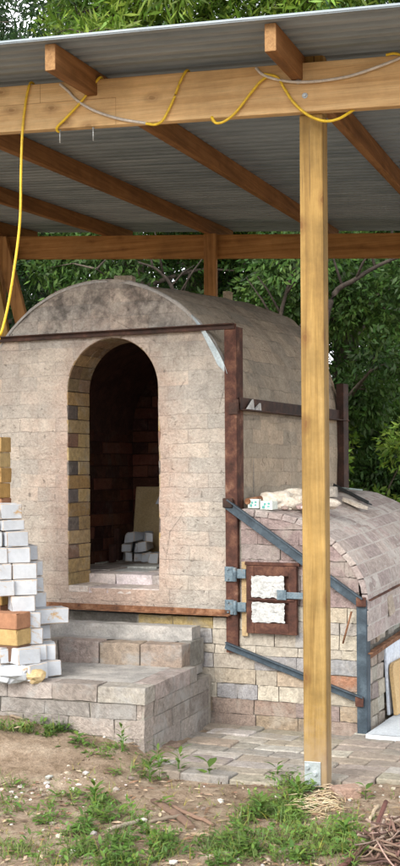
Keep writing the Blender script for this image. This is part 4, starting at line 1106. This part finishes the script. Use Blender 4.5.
def tree(x, y, h, cr, seed, leaf, n, size, label, low=.15, cat='tree', name='tree', lean=(0, 0), shape=.24, clumps=60, group='trees behind the shelter'):
    if size < .1: shape = .36
    rr = random.Random(seed); z0 = gz(x, y); root = thing(name, (x, y, z0 - .05), 0, label, cat, group)
    mb = MB(); top = Vector((lean[0], lean[1], h * .82)); pts = []; b1 = Vector((rr.uniform(-.3, .3), rr.uniform(-.3, .3), 0))
    for i in range(9):
        t = i / 8; pts.append(top * t + b1 * math.sin(math.pi * t) + Vector((rr.uniform(-.05, .05), rr.uniform(-.05, .05), 0)))
    r0 = .02 * h ** .9 + .03; mb.tube(pts, [r0 * (1 - .85 * i / 8) for i in range(9)], 8)
    cen, rad = [], []
    nl = 14
    for k in range(nl):
        t = low + (.97 - low) * (k + rr.random() * .6) / nl; i = min(7, int(t * 8)); p = pts[i].lerp(pts[i + 1], t * 8 - i)
        a = k * 2.4 + rr.uniform(-.4, .4); reach = cr * (1 - .55 * max(0, t - .45) / .55) * rr.uniform(.7, 1.05)
        q = p + Vector((math.cos(a) * reach, math.sin(a) * reach, rr.uniform(.1, .9) * reach * .6)); m = p.lerp(q, .5) + Vector((rr.uniform(-.15, .15), rr.uniform(-.15, .15), rr.uniform(.0, .25)))
        rb = r0 * (1 - .8 * t) * .5; path = smooth_path([p, m, q], 4); mb.tube(path, [max(.006, rb * (1 - .8 * j / (len(path) - 1))) for j in range(len(path))], 6)
        for f in (.45, .75, 1.0):
            c = p.lerp(m, f * 2) if f < .5 else m.lerp(q, f * 2 - 1)
            for _ in range(2):
                tip = c + Vector((rr.gauss(0, .3), rr.gauss(0, .3), rr.gauss(0, .25))) * cr * .5
                mb.tube([c, (c + tip) / 2 + Vector((0, 0, .05)), tip], [.012, .008, .004], 5, cap=False)
                cen.append(tip); rad.append(rr.uniform(.22, .42) * cr * .75)
    for _ in range(4): cen.append(pts[-1] + Vector((rr.gauss(0, .3), rr.gauss(0, .3), rr.uniform(-.2, .5)))); rad.append(cr * .28)
    mb.build('trunk', M['bark'], root, world=False)
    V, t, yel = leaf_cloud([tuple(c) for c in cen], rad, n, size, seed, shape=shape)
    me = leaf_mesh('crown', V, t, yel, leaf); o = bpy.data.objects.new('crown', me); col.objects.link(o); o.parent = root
    return root
LT, LB, LD = M['leaf_tree'], M['leaf_bright'], M['leaf_dark']
tree(-2.9, 14.2, 9.2, 1.8, 1, LD, 40000, .1, 'dark tree at the far left behind the shelter, reaching above the roof', .1)
tree(-.9, 13.6, 6.2, 1.7, 2, LT, 62000, .078, 'mid-green tree behind the kiln, left of the rear shed post', .1)
tree(.15, 15.6, 9.6, 1.9, 3, LB, 26000, .16, 'bright willowy tree rising above the middle of the roof', .35, shape=.17)
tree(-.6, 14.8, 9.0, 1.5, 14, LB, 20000, .17, 'bright yellow-green tree above the left half of the roof', .55, shape=.18)
tree(1.5, 15.2, 9.6, 1.6, 15, LB, 18000, .17, 'bright leafy tree above the right half of the roof', .55, shape=.18)
tree(.6, 21, 7.5, 3.0, 16, LD, 30000, .22, 'wide dark tree deep in the background behind the kiln', .05)
tree(4.2, 20.5, 8.0, 3.0, 17, LD, 30000, .22, 'wide dark tree deep in the background at the right', .05)
tree(-3.2, 21.5, 8.5, 3.0, 18, LD, 26000, .22, 'wide dark tree deep in the background at the left', .05)
tree(1.3, 13.4, 6.6, 1.6, 4, LT, 60000, .078, 'leafy tree between the rear shed post and the front post', .1)
tree(3.1, 14.6, 8.6, 1.9, 5, LT, 66000, .08, 'tree at the right edge behind the firebox, with gaps of sky', .12)
tree(2.0, 17.5, 9.0, 1.9, 6, LB, 16000, .15, 'pale-leaved tree farther back on the right, seen through gaps', .1)
tree(-1.9, 18.2, 10.5, 2.2, 7, LT, 18000, .15, 'taller tree farther back on the left, above the roof', .15)
tree(5.4, 15.2, 8.8, 2.2, 8, LD, 14000, .15, 'dark tree to the right, beyond the shelter', .1)
tree(-5.6, 15.0, 9.0, 2.3, 9, LT, 14000, .15, 'tree to the left, beyond the shelter', .1)
# shrubs at the foot of the trees
def shrub(x, y, h, r, seed, leaf, n, label):
    rr = random.Random(seed); root = thing('shrub', (x, y, gz(x, y) - .03), 0, label, 'shrub', 'shrubs below the trees'); mb = MB(); cen, rad = [], []
    for k in range(9):
        a = rr.uniform(0, 6.28); q = Vector((math.cos(a) * r * rr.uniform(.2, 1), math.sin(a) * r * rr.uniform(.2, 1), h * rr.uniform(.4, 1))); m = q * .5 + Vector((0, 0, .15))
        mb.tube(smooth_path([(0, 0, 0), m, q], 4), [.016 - .0014 * j for j in range(9)], 5); cen.append(tuple(q)); rad.append(r * rr.uniform(.3, .5)); cen.append(tuple(m)); rad.append(r * .3)
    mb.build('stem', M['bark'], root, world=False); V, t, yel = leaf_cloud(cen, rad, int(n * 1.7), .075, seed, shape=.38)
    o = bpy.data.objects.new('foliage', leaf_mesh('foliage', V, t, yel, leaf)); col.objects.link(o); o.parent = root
shrub(-2.1, 12.4, 2.4, 1.0, 31, LD, 9000, 'dark shrub behind the left side of the kiln')
shrub(.0, 12.3, 2.2, .9, 32, LT, 8000, 'green shrub directly behind the kiln vault')
shrub(1.45, 12.2, 1.9, .8, 33, LB, 6000, 'lighter green shrub right of the kiln, left of the wooden front post')
shrub(2.35, 13.6, 1.9, .8, 34, LT, 6500, 'bright green shrub behind the firebox at the right')
shrub(3.5, 13.9, 2.1, .9, 35, LD, 6500, 'dark shrub at the right edge behind the firebox')
# dry undergrowth on the bank
g = np.random.default_rng(5); cen = [(x, y, gz(x, y) + .12) for x, y in zip(g.uniform(-3.5, 5, 240), g.uniform(11.3, 14.5, 240))]
V, t, yel = leaf_cloud(cen, [.28] * 240, 14000, .16, 77, droop=-.5, shape=.08, tint=(.6, 1.4))
DRY = leafmat('dry_grass', (.16, .125, .075), (.36, .30, .20), .25); M['dry'] = DRY
o = bpy.data.objects.new('undergrowth', leaf_mesh('undergrowth', V, t, yel, DRY)); col.objects.link(o); o['kind'] = 'stuff'; tag(o, 'dry straw-coloured undergrowth on the bank below the trees', 'undergrowth')
def sapling(pts, r, label):
    b = pts[0].copy(); b.z = gz(b.x, b.y) - .05; mb = MB(); path = smooth_path([Vector((0, 0, 0))] + [p - b for p in pts[1:]], 6)
    mb.tube(path, [r * (.85 - .6 * i / (len(path) - 1)) for i in range(len(path))], 7)
    for k in (.35, .5, .62, .74, .86):
        p = path[int(k * (len(path) - 1))]; d = Vector((random.uniform(-.5, .5), random.uniform(-.2, .2), random.uniform(.3, .8))); mb.tube([p, p + d * .35 + Vector((0, 0, .03)), p + d * .7], [r * .35, r * .25, r * .1], 5)
    single(mb, 'bare_sapling', M['dark_bark'], b, label, 'sapling', 'bare saplings behind the kiln')
random.seed(17)
sapling([at(318, 470, 11.6), at(322, 380, 11.6), at(331, 301, 11.6), at(356, 279, 11.6), at(386, 262, 11.6), at(425, 248, 11.6)], .045, 'bare dark trunk leaning right beyond the wooden front post')
sapling([at(282, 470, 11.8), at(281, 400, 11.8), at(279, 330, 11.8), at(287, 290, 11.8), at(297, 262, 11.8)], .04, 'bare upright sapling behind the kiln, just left of the front post')
sapling([at(190, 470, 12.0), at(185, 380, 12.0), at(176, 300, 12.0), at(160, 272, 12.0), at(138, 262, 12.0)], .035, 'bare sapling bending left behind the top of the kiln vault')
# ------------------------------------------------------------------ ground plants and litter
def gpt(px, py):
    p = onground(px, py, 0)
    for _ in range(4): p = onground(px, py, gz(p.x, p.y))
    return p
class LeafB:
    def __init__(s): s.V, s.F, s.C = [], [], []
    def leaf(s, p, d, up, L, W, c, fold=.15, nseg=3, bend=.25):
        d = d.normalized(); side = d.cross(up)
        if side.length < 1e-3: side = Vector((1, 0, 0))
        side.normalize(); nrm = side.cross(d); b = len(s.V); prof = [.12, .85, .8, .05] if nseg == 3 else [.5, .05]
        for i in range(nseg + 1):
            t = i / nseg; q = p + d * L * t - nrm * (bend * L * t * t); w = W * prof[i] / 2
            s.V += [tuple(q - side * w + nrm * fold * w), tuple(q), tuple(q + side * w + nrm * fold * w)]
        for i in range(nseg):
            o = b + 3 * i; s.F += [(o, o + 1, o + 4, o + 3), (o + 1, o + 2, o + 5, o + 4)]; s.C += [c, c]
    def blade(s, p, d, L, W, c, bend):
        side = d.cross(Vector((0, 0, 1)));
        if side.length < 1e-3: side = Vector((1, 0, 0))
        side.normalize(); b = len(s.V); h = Vector((d.x, d.y, 0)); 
        for i in range(4):
            t = i / 3; q = p + d * L * t + h * bend * L * t * t - Vector((0, 0, bend * L * .5 * t * t)); w = W * (1 - t * .92) / 2
            s.V += [tuple(q - side * w), tuple(q + side * w)]
        for i in range(3): o = b + 2 * i; s.F.append((o, o + 1, o + 3, o + 2)); s.C.append(c)
    def build(s, name, mat, loc=(0, 0, 0)):
        me = bpy.data.meshes.new(name); L = Vector(loc); me.from_pydata([tuple(Vector(v) - L) for v in s.V], [], s.F)
        ca = me.color_attributes.new('Col', 'FLOAT_COLOR', 'CORNER'); arr = []
        for f, c in zip(s.F, s.C): arr += [c[0], c[1], c[2], 1] * len(f)
        ca.data.foreach_set('color', arr); me.materials.append(mat); me.polygons.foreach_set('use_smooth', [True] * len(s.F))
        o = bpy.data.objects.new(name, me); col.objects.link(o); o.location = loc; return o
def tint(): k = random.uniform(.65, 1.35); return (k * random.uniform(.85, 1.25), k, k * random.uniform(.7, 1.1))
random.seed(99)
# patches: (centre px, centre py, half width px, half height px, density weight, grassiness)
patches = [(15, 736, 55, 22, 3.6, .55), (66, 742, 24, 15, 2.4, .35), (100, 750, 20, 12, 1.0, .4), (8, 800, 22, 25, .4, .6), (75, 815, 40, 22, .8, .2), (110, 822, 38, 22, 1.2, .25), (125, 850, 55, 22, 1.6, .45),
           (40, 855, 45, 16, .7, .7), (128, 752, 16, 12, .8, .3), (150, 770, 22, 12, .7, .3), (115, 770, 10, 5, .4, .6), (285, 800, 34, 24, 1.6, .35), (270, 835, 45, 30, 1.8, .5), (330, 850, 40, 24, 1.6, .5), (220, 852, 34, 18, 1.0, .55),
           (305, 785, 20, 8, .8, .5), (185, 845, 30, 12, .5, .5), (100, 755, 16, 8, .4, .4), (350, 825, 22, 12, .7, .5)]
gb, wbld = LeafB(), LeafB()
for (px, py, hw, hh, den, gr) in patches:
    cnt = int(den * hw * hh * .25)
    for _ in range(cnt):
        a = random.uniform(0, 6.283); r = math.sqrt(random.random()); q = gpt(px + hw * r * math.cos(a), min(880, py + hh * r * math.sin(a)))
        if noise.noise(Vector((q.x * 7, q.y * 7, 1))) + .6 * noise.noise(Vector((q.x * 21, q.y * 21, 4))) < -.08: continue
        if random.random() < gr:
            for _ in range(4):
                d = Vector((random.gauss(0, .5), random.gauss(0, .5), random.uniform(.5, 1.1))).normalized()
                gb.blade(q + Vector((random.gauss(0, .008), random.gauss(0, .008), -.004)), d, random.uniform(.03, .095), random.uniform(.0025, .005), tint() if random.random() > .12 else (2.2, 1.35, .9), random.uniform(.1, .7))
        else:
            hgt = random.uniform(.005, .05)
            for _ in range(4):
                d = Vector((random.gauss(0, 1), random.gauss(0, 1), random.uniform(.1, .8))).normalized()
                wbld.leaf(q + Vector((random.gauss(0, .012), random.gauss(0, .012), random.uniform(0, hgt))), d, Vector((0, 0, 1)), random.uniform(.015, .042), random.uniform(.008, .018), tint())
for _ in range(900):   # thin scatter everywhere
    q = gpt(random.uniform(-20, 420), random.uniform(735, 880))
    if q.y > 5.3 and q.x > -.2: continue
    for _ in range(3): gb.blade(q, Vector((random.gauss(0, .6), random.gauss(0, .6), random.uniform(.4, 1))).normalized(), random.uniform(.015, .05), .003, tint() if random.random() > .4 else (2.2, 1.3, .9), random.uniform(.1, .7))
o = gb.build('grass', M['grass']); o['kind'] = 'stuff'; tag(o, 'thin green grass growing in patches on the bare soil', 'grass')
o = wbld.build('ground_cover', M['weed']); o['kind'] = 'stuff'; tag(o, 'low broad-leaved weeds spreading over the soil', 'weeds')
# single plants one can point to
def plant(px, py, h, n, L, W, label, spread=.6, erect=.5):
    q = gpt(px, py); lb = LeafB(); 
    for k in range(n):
        t = (k + .5) / n; a = k * 2.4 + random.uniform(-.3, .3); d = Vector((math.cos(a) * spread, math.sin(a) * spread, erect * (1.2 - .6 * (1 - t)) + .1))
        lb.leaf(q + Vector((math.cos(a) * .004, math.sin(a) * .004, h * t)), d, Vector((0, 0, 1)), L * random.uniform(.75, 1.15), W * random.uniform(.8, 1.1), tint(), .25, 3, .35)
    for k in range(3): lb.blade(q + Vector((random.gauss(0, .002), random.gauss(0, .002), -.01)), Vector((random.gauss(0, .05), random.gauss(0, .05), 1)).normalized(), h * 1.05, .006, (.8, 1, .7), .02)
    o = lb.build('weed_plant', M['weed'], q); tag(o, label, 'plant', 'single weeds on the soil')
plant(209, 781, .085, 5, .075, .042, 'small broad-leaved seedling standing alone at the edge of the paving', .8, .6)
plant(277, 781, .075, 6, .055, .026, 'upright leafy weed just left of the foot of the wooden post')
plant(366, 800, .06, 5, .05, .03, 'little bright seedling beside the loose brick right of the post', .8, .5)
plant(70, 724, .07, 6, .055, .032, 'round-leaved weed against the front of the lower step', .8, .6)
plant(37, 724, .06, 7, .06, .036, 'broad-leaved weed near the left end of the lower step', .9, .5)
plant(180, 777, .12, 14, .055, .018, 'bushy weed in the corner where soil meets the paving')
plant(122, 757, .14, 16, .04, .014, 'feathery weed at the front corner of the lower step')
plant(150, 782, .10, 14, .055, .017, 'spreading weed in front of the step corner')
plant(158, 775, .13, 14, .05, .016, 'tallest feathery weed right of the step corner')
plant(165, 806, .03, 9, .04, .022, 'flat rosette weed on bare soil in the middle', .9, .3)
plant(115, 775, .02, 10, .035, .018, 'small rosette weed on the bare patch below the step', .9, .3)
plant(78, 748, .06, 16, .06, .026, 'dense leafy weed left of centre below the step', .9, .4)
plant(298, 800, .08, 14, .06, .02, 'leafy weed directly under the post bracket')
plant(262, 815, .05, 14, .06, .026, 'broad green weed in the patch left of the post')
plant(345, 838, .05, 14, .06, .024, 'broad green weed in the patch right of the post')
plant(95, 805, .08, 16, .055, .02, 'weed with pale wilted leaves in the left foreground')
# pebbles, litter
mb = MB(); random.seed(31)
for i in range(260):
    if random.random() < .5: px, py = random.gauss(42, 30), random.gauss(770, 13)
    else: px, py = random.uniform(-10, 410), random.uniform(745, 875)
    q = gpt(px, py)
    if q.y > 5.35 and q.x > -.2: continue
    k = random.random(); c = (.52, .49, .45) if k < .45 else ((.40, .34, .28) if k < .8 else (.25, .2, .16)); r = random.choice([.004, .005, .006, .008, .011, .014]) * random.uniform(.8, 1.2)
    lump(mb, q + Vector((0, 0, r * .3)), r, i, cjit(c, .2), 1, (1.3, 1, .7), .5, Matrix.Rotation(random.uniform(0, 6), 3, 'Z'))
o = mb.build('pebbles', M['attr'], None); o['kind'] = 'stuff'; tag(o, 'small white and tan pebbles scattered on the soil', 'pebbles')
mb = MB()
for i in range(1900):
    px, py = random.uniform(-10, 410), random.uniform(714, 878); q = gpt(px, py)
    if q.y > 5.38 and q.x > -.15: continue
    a = random.uniform(0, 6.28); L = random.uniform(.012, .05); d = Vector((math.cos(a), math.sin(a), random.uniform(-.05, .12))) * L; c = cjit(random.choice([(.16, .10, .065), (.30, .22, .14), (.42, .33, .22), (.10, .065, .045), (.24, .14, .09)]), .2)
    w = random.uniform(.0015, .006); s = Vector((-math.sin(a), math.cos(a), 0)) * w; p = q + Vector((0, 0, .004))
    v = [mb.bm.verts.new(p - s * .6), mb.bm.verts.new(p + s * .6), mb.bm.verts.new(p + d * .5 + s + Vector((0, 0, .004))), mb.bm.verts.new(p + d), mb.bm.verts.new(p + d * .5 - s)]; mb.face(v, c)
o = mb.build('leaf_litter', M['attr'], None); o['kind'] = 'stuff'; tag(o, 'dead twigs, bark bits and brown leaf litter on the soil', 'litter')
mb = MB()
for i in range(110):
    q = gpt(random.gauss(331, 10), random.gauss(806, 7)); a = random.gauss(2.2, .7); L = random.uniform(.05, .12); d = Vector((math.cos(a), -abs(math.sin(a)) * .6, random.uniform(-.05, .35))) * L
    mb.tube([q + Vector((0, 0, .012)), q + Vector((0, 0, .022)) + d * .5, q + Vector((0, 0, .01)) + d], [.002, .0022, .001], 4, cjit(random.choice([(.5, .40, .25), (.42, .31, .19), (.58, .48, .33)]), .15))
o = mb.build('straw', M['attr'], None); o['kind'] = 'stuff'; tag(o, 'tuft of dry straw on the soil right of the post foot', 'straw')
# sticks and bark
def stick(a, b, r, label, c=(.16, .11, .08), name='stick', flat=1.0, n=7):
    p, q = gpt(*a), gpt(*b); mb = MB(); pts = []
    for i in range(n): t = i / (n - 1); w = p.lerp(q, t); w.z = gz(w.x, w.y) + r * flat * .8 + .004; pts.append(w - p + Vector((random.uniform(-.006, .006), random.uniform(-.006, .006), 0)))
    mb.tube(pts, [r * (.6 + .4 * math.sin(math.pi * (.1 + .8 * i / (n - 1)))) for i in range(n)], 7, c)
    if flat < 1:
        for v in mb.bm.verts: v.co.z = v.co.z * flat + .004
    o = single(mb, name, M['attr'], p, label, 'stick' if name == 'stick' else 'bark')
stick((155, 803), (192, 829), .022, 'broad brown slab of bark lying on bare soil at the centre foreground', (.17, .11, .08), 'bark_piece', .5)
stick((172, 808), (212, 826), .012, 'narrow strip of bark beside the broad slab', (.22, .14, .10), 'bark_piece', .6)
stick((150, 825), (182, 818), .008, 'grey stick pointing at the broad bark slab from the left', (.2, .16, .12))
stick((190, 836), (212, 838), .007, 'short pale stick below the bark slab', (.3, .22, .15))
stick((108, 833), (140, 823), .009, 'pale grey stick in the weeds at the left foreground', (.3, .25, .2))
stick((12, 748), (22, 741), .007, 'stick at the left edge below the step', (.25, .19, .14))
stick((236, 820), (252, 812), .006, 'thin pale twig left of the weed patch', (.4, .32, .22))
stick((370, 822), (378, 808), .007, 'upright-looking pale stick right of the straw tuft', (.45, .36, .25))
# loose brick at the right, heap of dry vines in the corner
p = gpt(346, 799); mb = MB(); mb.box((-.055, -.04, 0), (.055, .04, .05), (.40, .27, .21), .004)
single(mb, 'brick', M['brick'], p + Vector((0, .02, -.006)), 'loose reddish half brick at the paving edge right of the post', 'brick', None, (0, 0, R(14)), bevel=.006)
p = gpt(142, 752); mb = MB(); mb.box((-.06, -.03, 0), (.06, .03, .03), (.25, .18, .14), .005)
single(mb, 'brick', M['brick'], gpt(168, 748) + Vector((0, 0, -.005)), 'thin brown brick piece lying at the foot of the step side', 'brick', None, (0, 0, R(50)), bevel=.006)
q0 = gpt(398, 862); mb = MB(); random.seed(44)
for i in range(150):
    a = random.uniform(0, 6.28); r = random.uniform(0, .16); c = Vector((math.cos(a) * r, math.sin(a) * r * 1.1, max(0, .15 - r * .75) * random.random() + .01))
    b = random.uniform(0, 6.28); L = random.uniform(.06, .16); d = Vector((math.cos(b), math.sin(b), random.uniform(-.5, .5))) * L; k = Vector((random.gauss(0, .02), random.gauss(0, .02), random.gauss(0, .02)))
    f = lambda w: Vector((w.x, w.y, max(.004, w.z)))
    mb.tube(smooth_path([f(c - d / 2), f(c + k), f(c + d / 2)], 3), random.uniform(.002, .005), 5, cjit(random.choice([(.14, .085, .065), (.20, .13, .10), (.09, .055, .045), (.27, .2, .16)]), .2))
single(mb, 'vine_heap', M['attr'], q0, 'tangled heap of dry brown vines in the bottom right corner', 'vine heap')
a_ = [gpt(386, 818), gpt(378, 828), gpt(374, 838), gpt(366, 846), gpt(360, 856), gpt(350, 866), gpt(338, 876)]; b0 = a_[0].copy(); mb = MB()
mb.tube(smooth_path([p - b0 + Vector((0, 0, .02 + (.04 if i == 0 else 0))) for i, p in enumerate(a_)], 5), .009, 8, (.13, .06, .05)); single(mb, 'dry_vine', M['attr'], b0, 'long reddish-brown vine trailing from the heap along the soil', 'vine')

# ------------------------------------------------------------------ light
EL, AZ = R(34), math.atan2(-.55, -.8)
w = bpy.data.worlds.new('World'); sc.world = w; w.use_nodes = True; nt = w.node_tree; nt.nodes.clear()
out = nt.nodes.new('ShaderNodeOutputWorld'); bg = nt.nodes.new('ShaderNodeBackground'); sky = nt.nodes.new('ShaderNodeTexSky')
sky.sky_type = 'NISHITA'; sky.sun_disc = False; sky.sun_elevation = EL; sky.sun_rotation = AZ; sky.dust_density = 3; sky.air_density = 1
n = N(nt); hs = nt.nodes.new('ShaderNodeHueSaturation'); hs.inputs['Saturation'].default_value = .45; nt.links.new(sky.outputs[0], hs.inputs['Color'])
cl = n.noise(n.coords((1, 1, 2.5), 'Generated'), 3, 6, .6)
c = n.mix(n.ramp(cl, [(.35, .35), (.65, .85)]), hs.outputs[0], (24, 24.4, 25))
nt.links.new(c, bg.inputs[0]); bg.inputs[1].default_value = .15; nt.links.new(bg.outputs[0], out.inputs[0])
sd = bpy.data.lights.new('sun', 'SUN'); sd.energy = 3.6; sd.angle = R(30); sd.color = (1, .95, .86)
so = bpy.data.objects.new('sun', sd); col.objects.link(so)
dirv = Vector((math.sin(AZ) * math.cos(EL), math.cos(AZ) * math.cos(EL), math.sin(EL)))
so.rotation_euler = dirv.to_track_quat('Z', 'Y').to_euler(); so.location = (-3, -3, 6)
sc.view_settings.view_transform = 'Standard'; sc.view_settings.look = 'None'; sc.view_settings.exposure = 0; sc.view_settings.gamma = 1
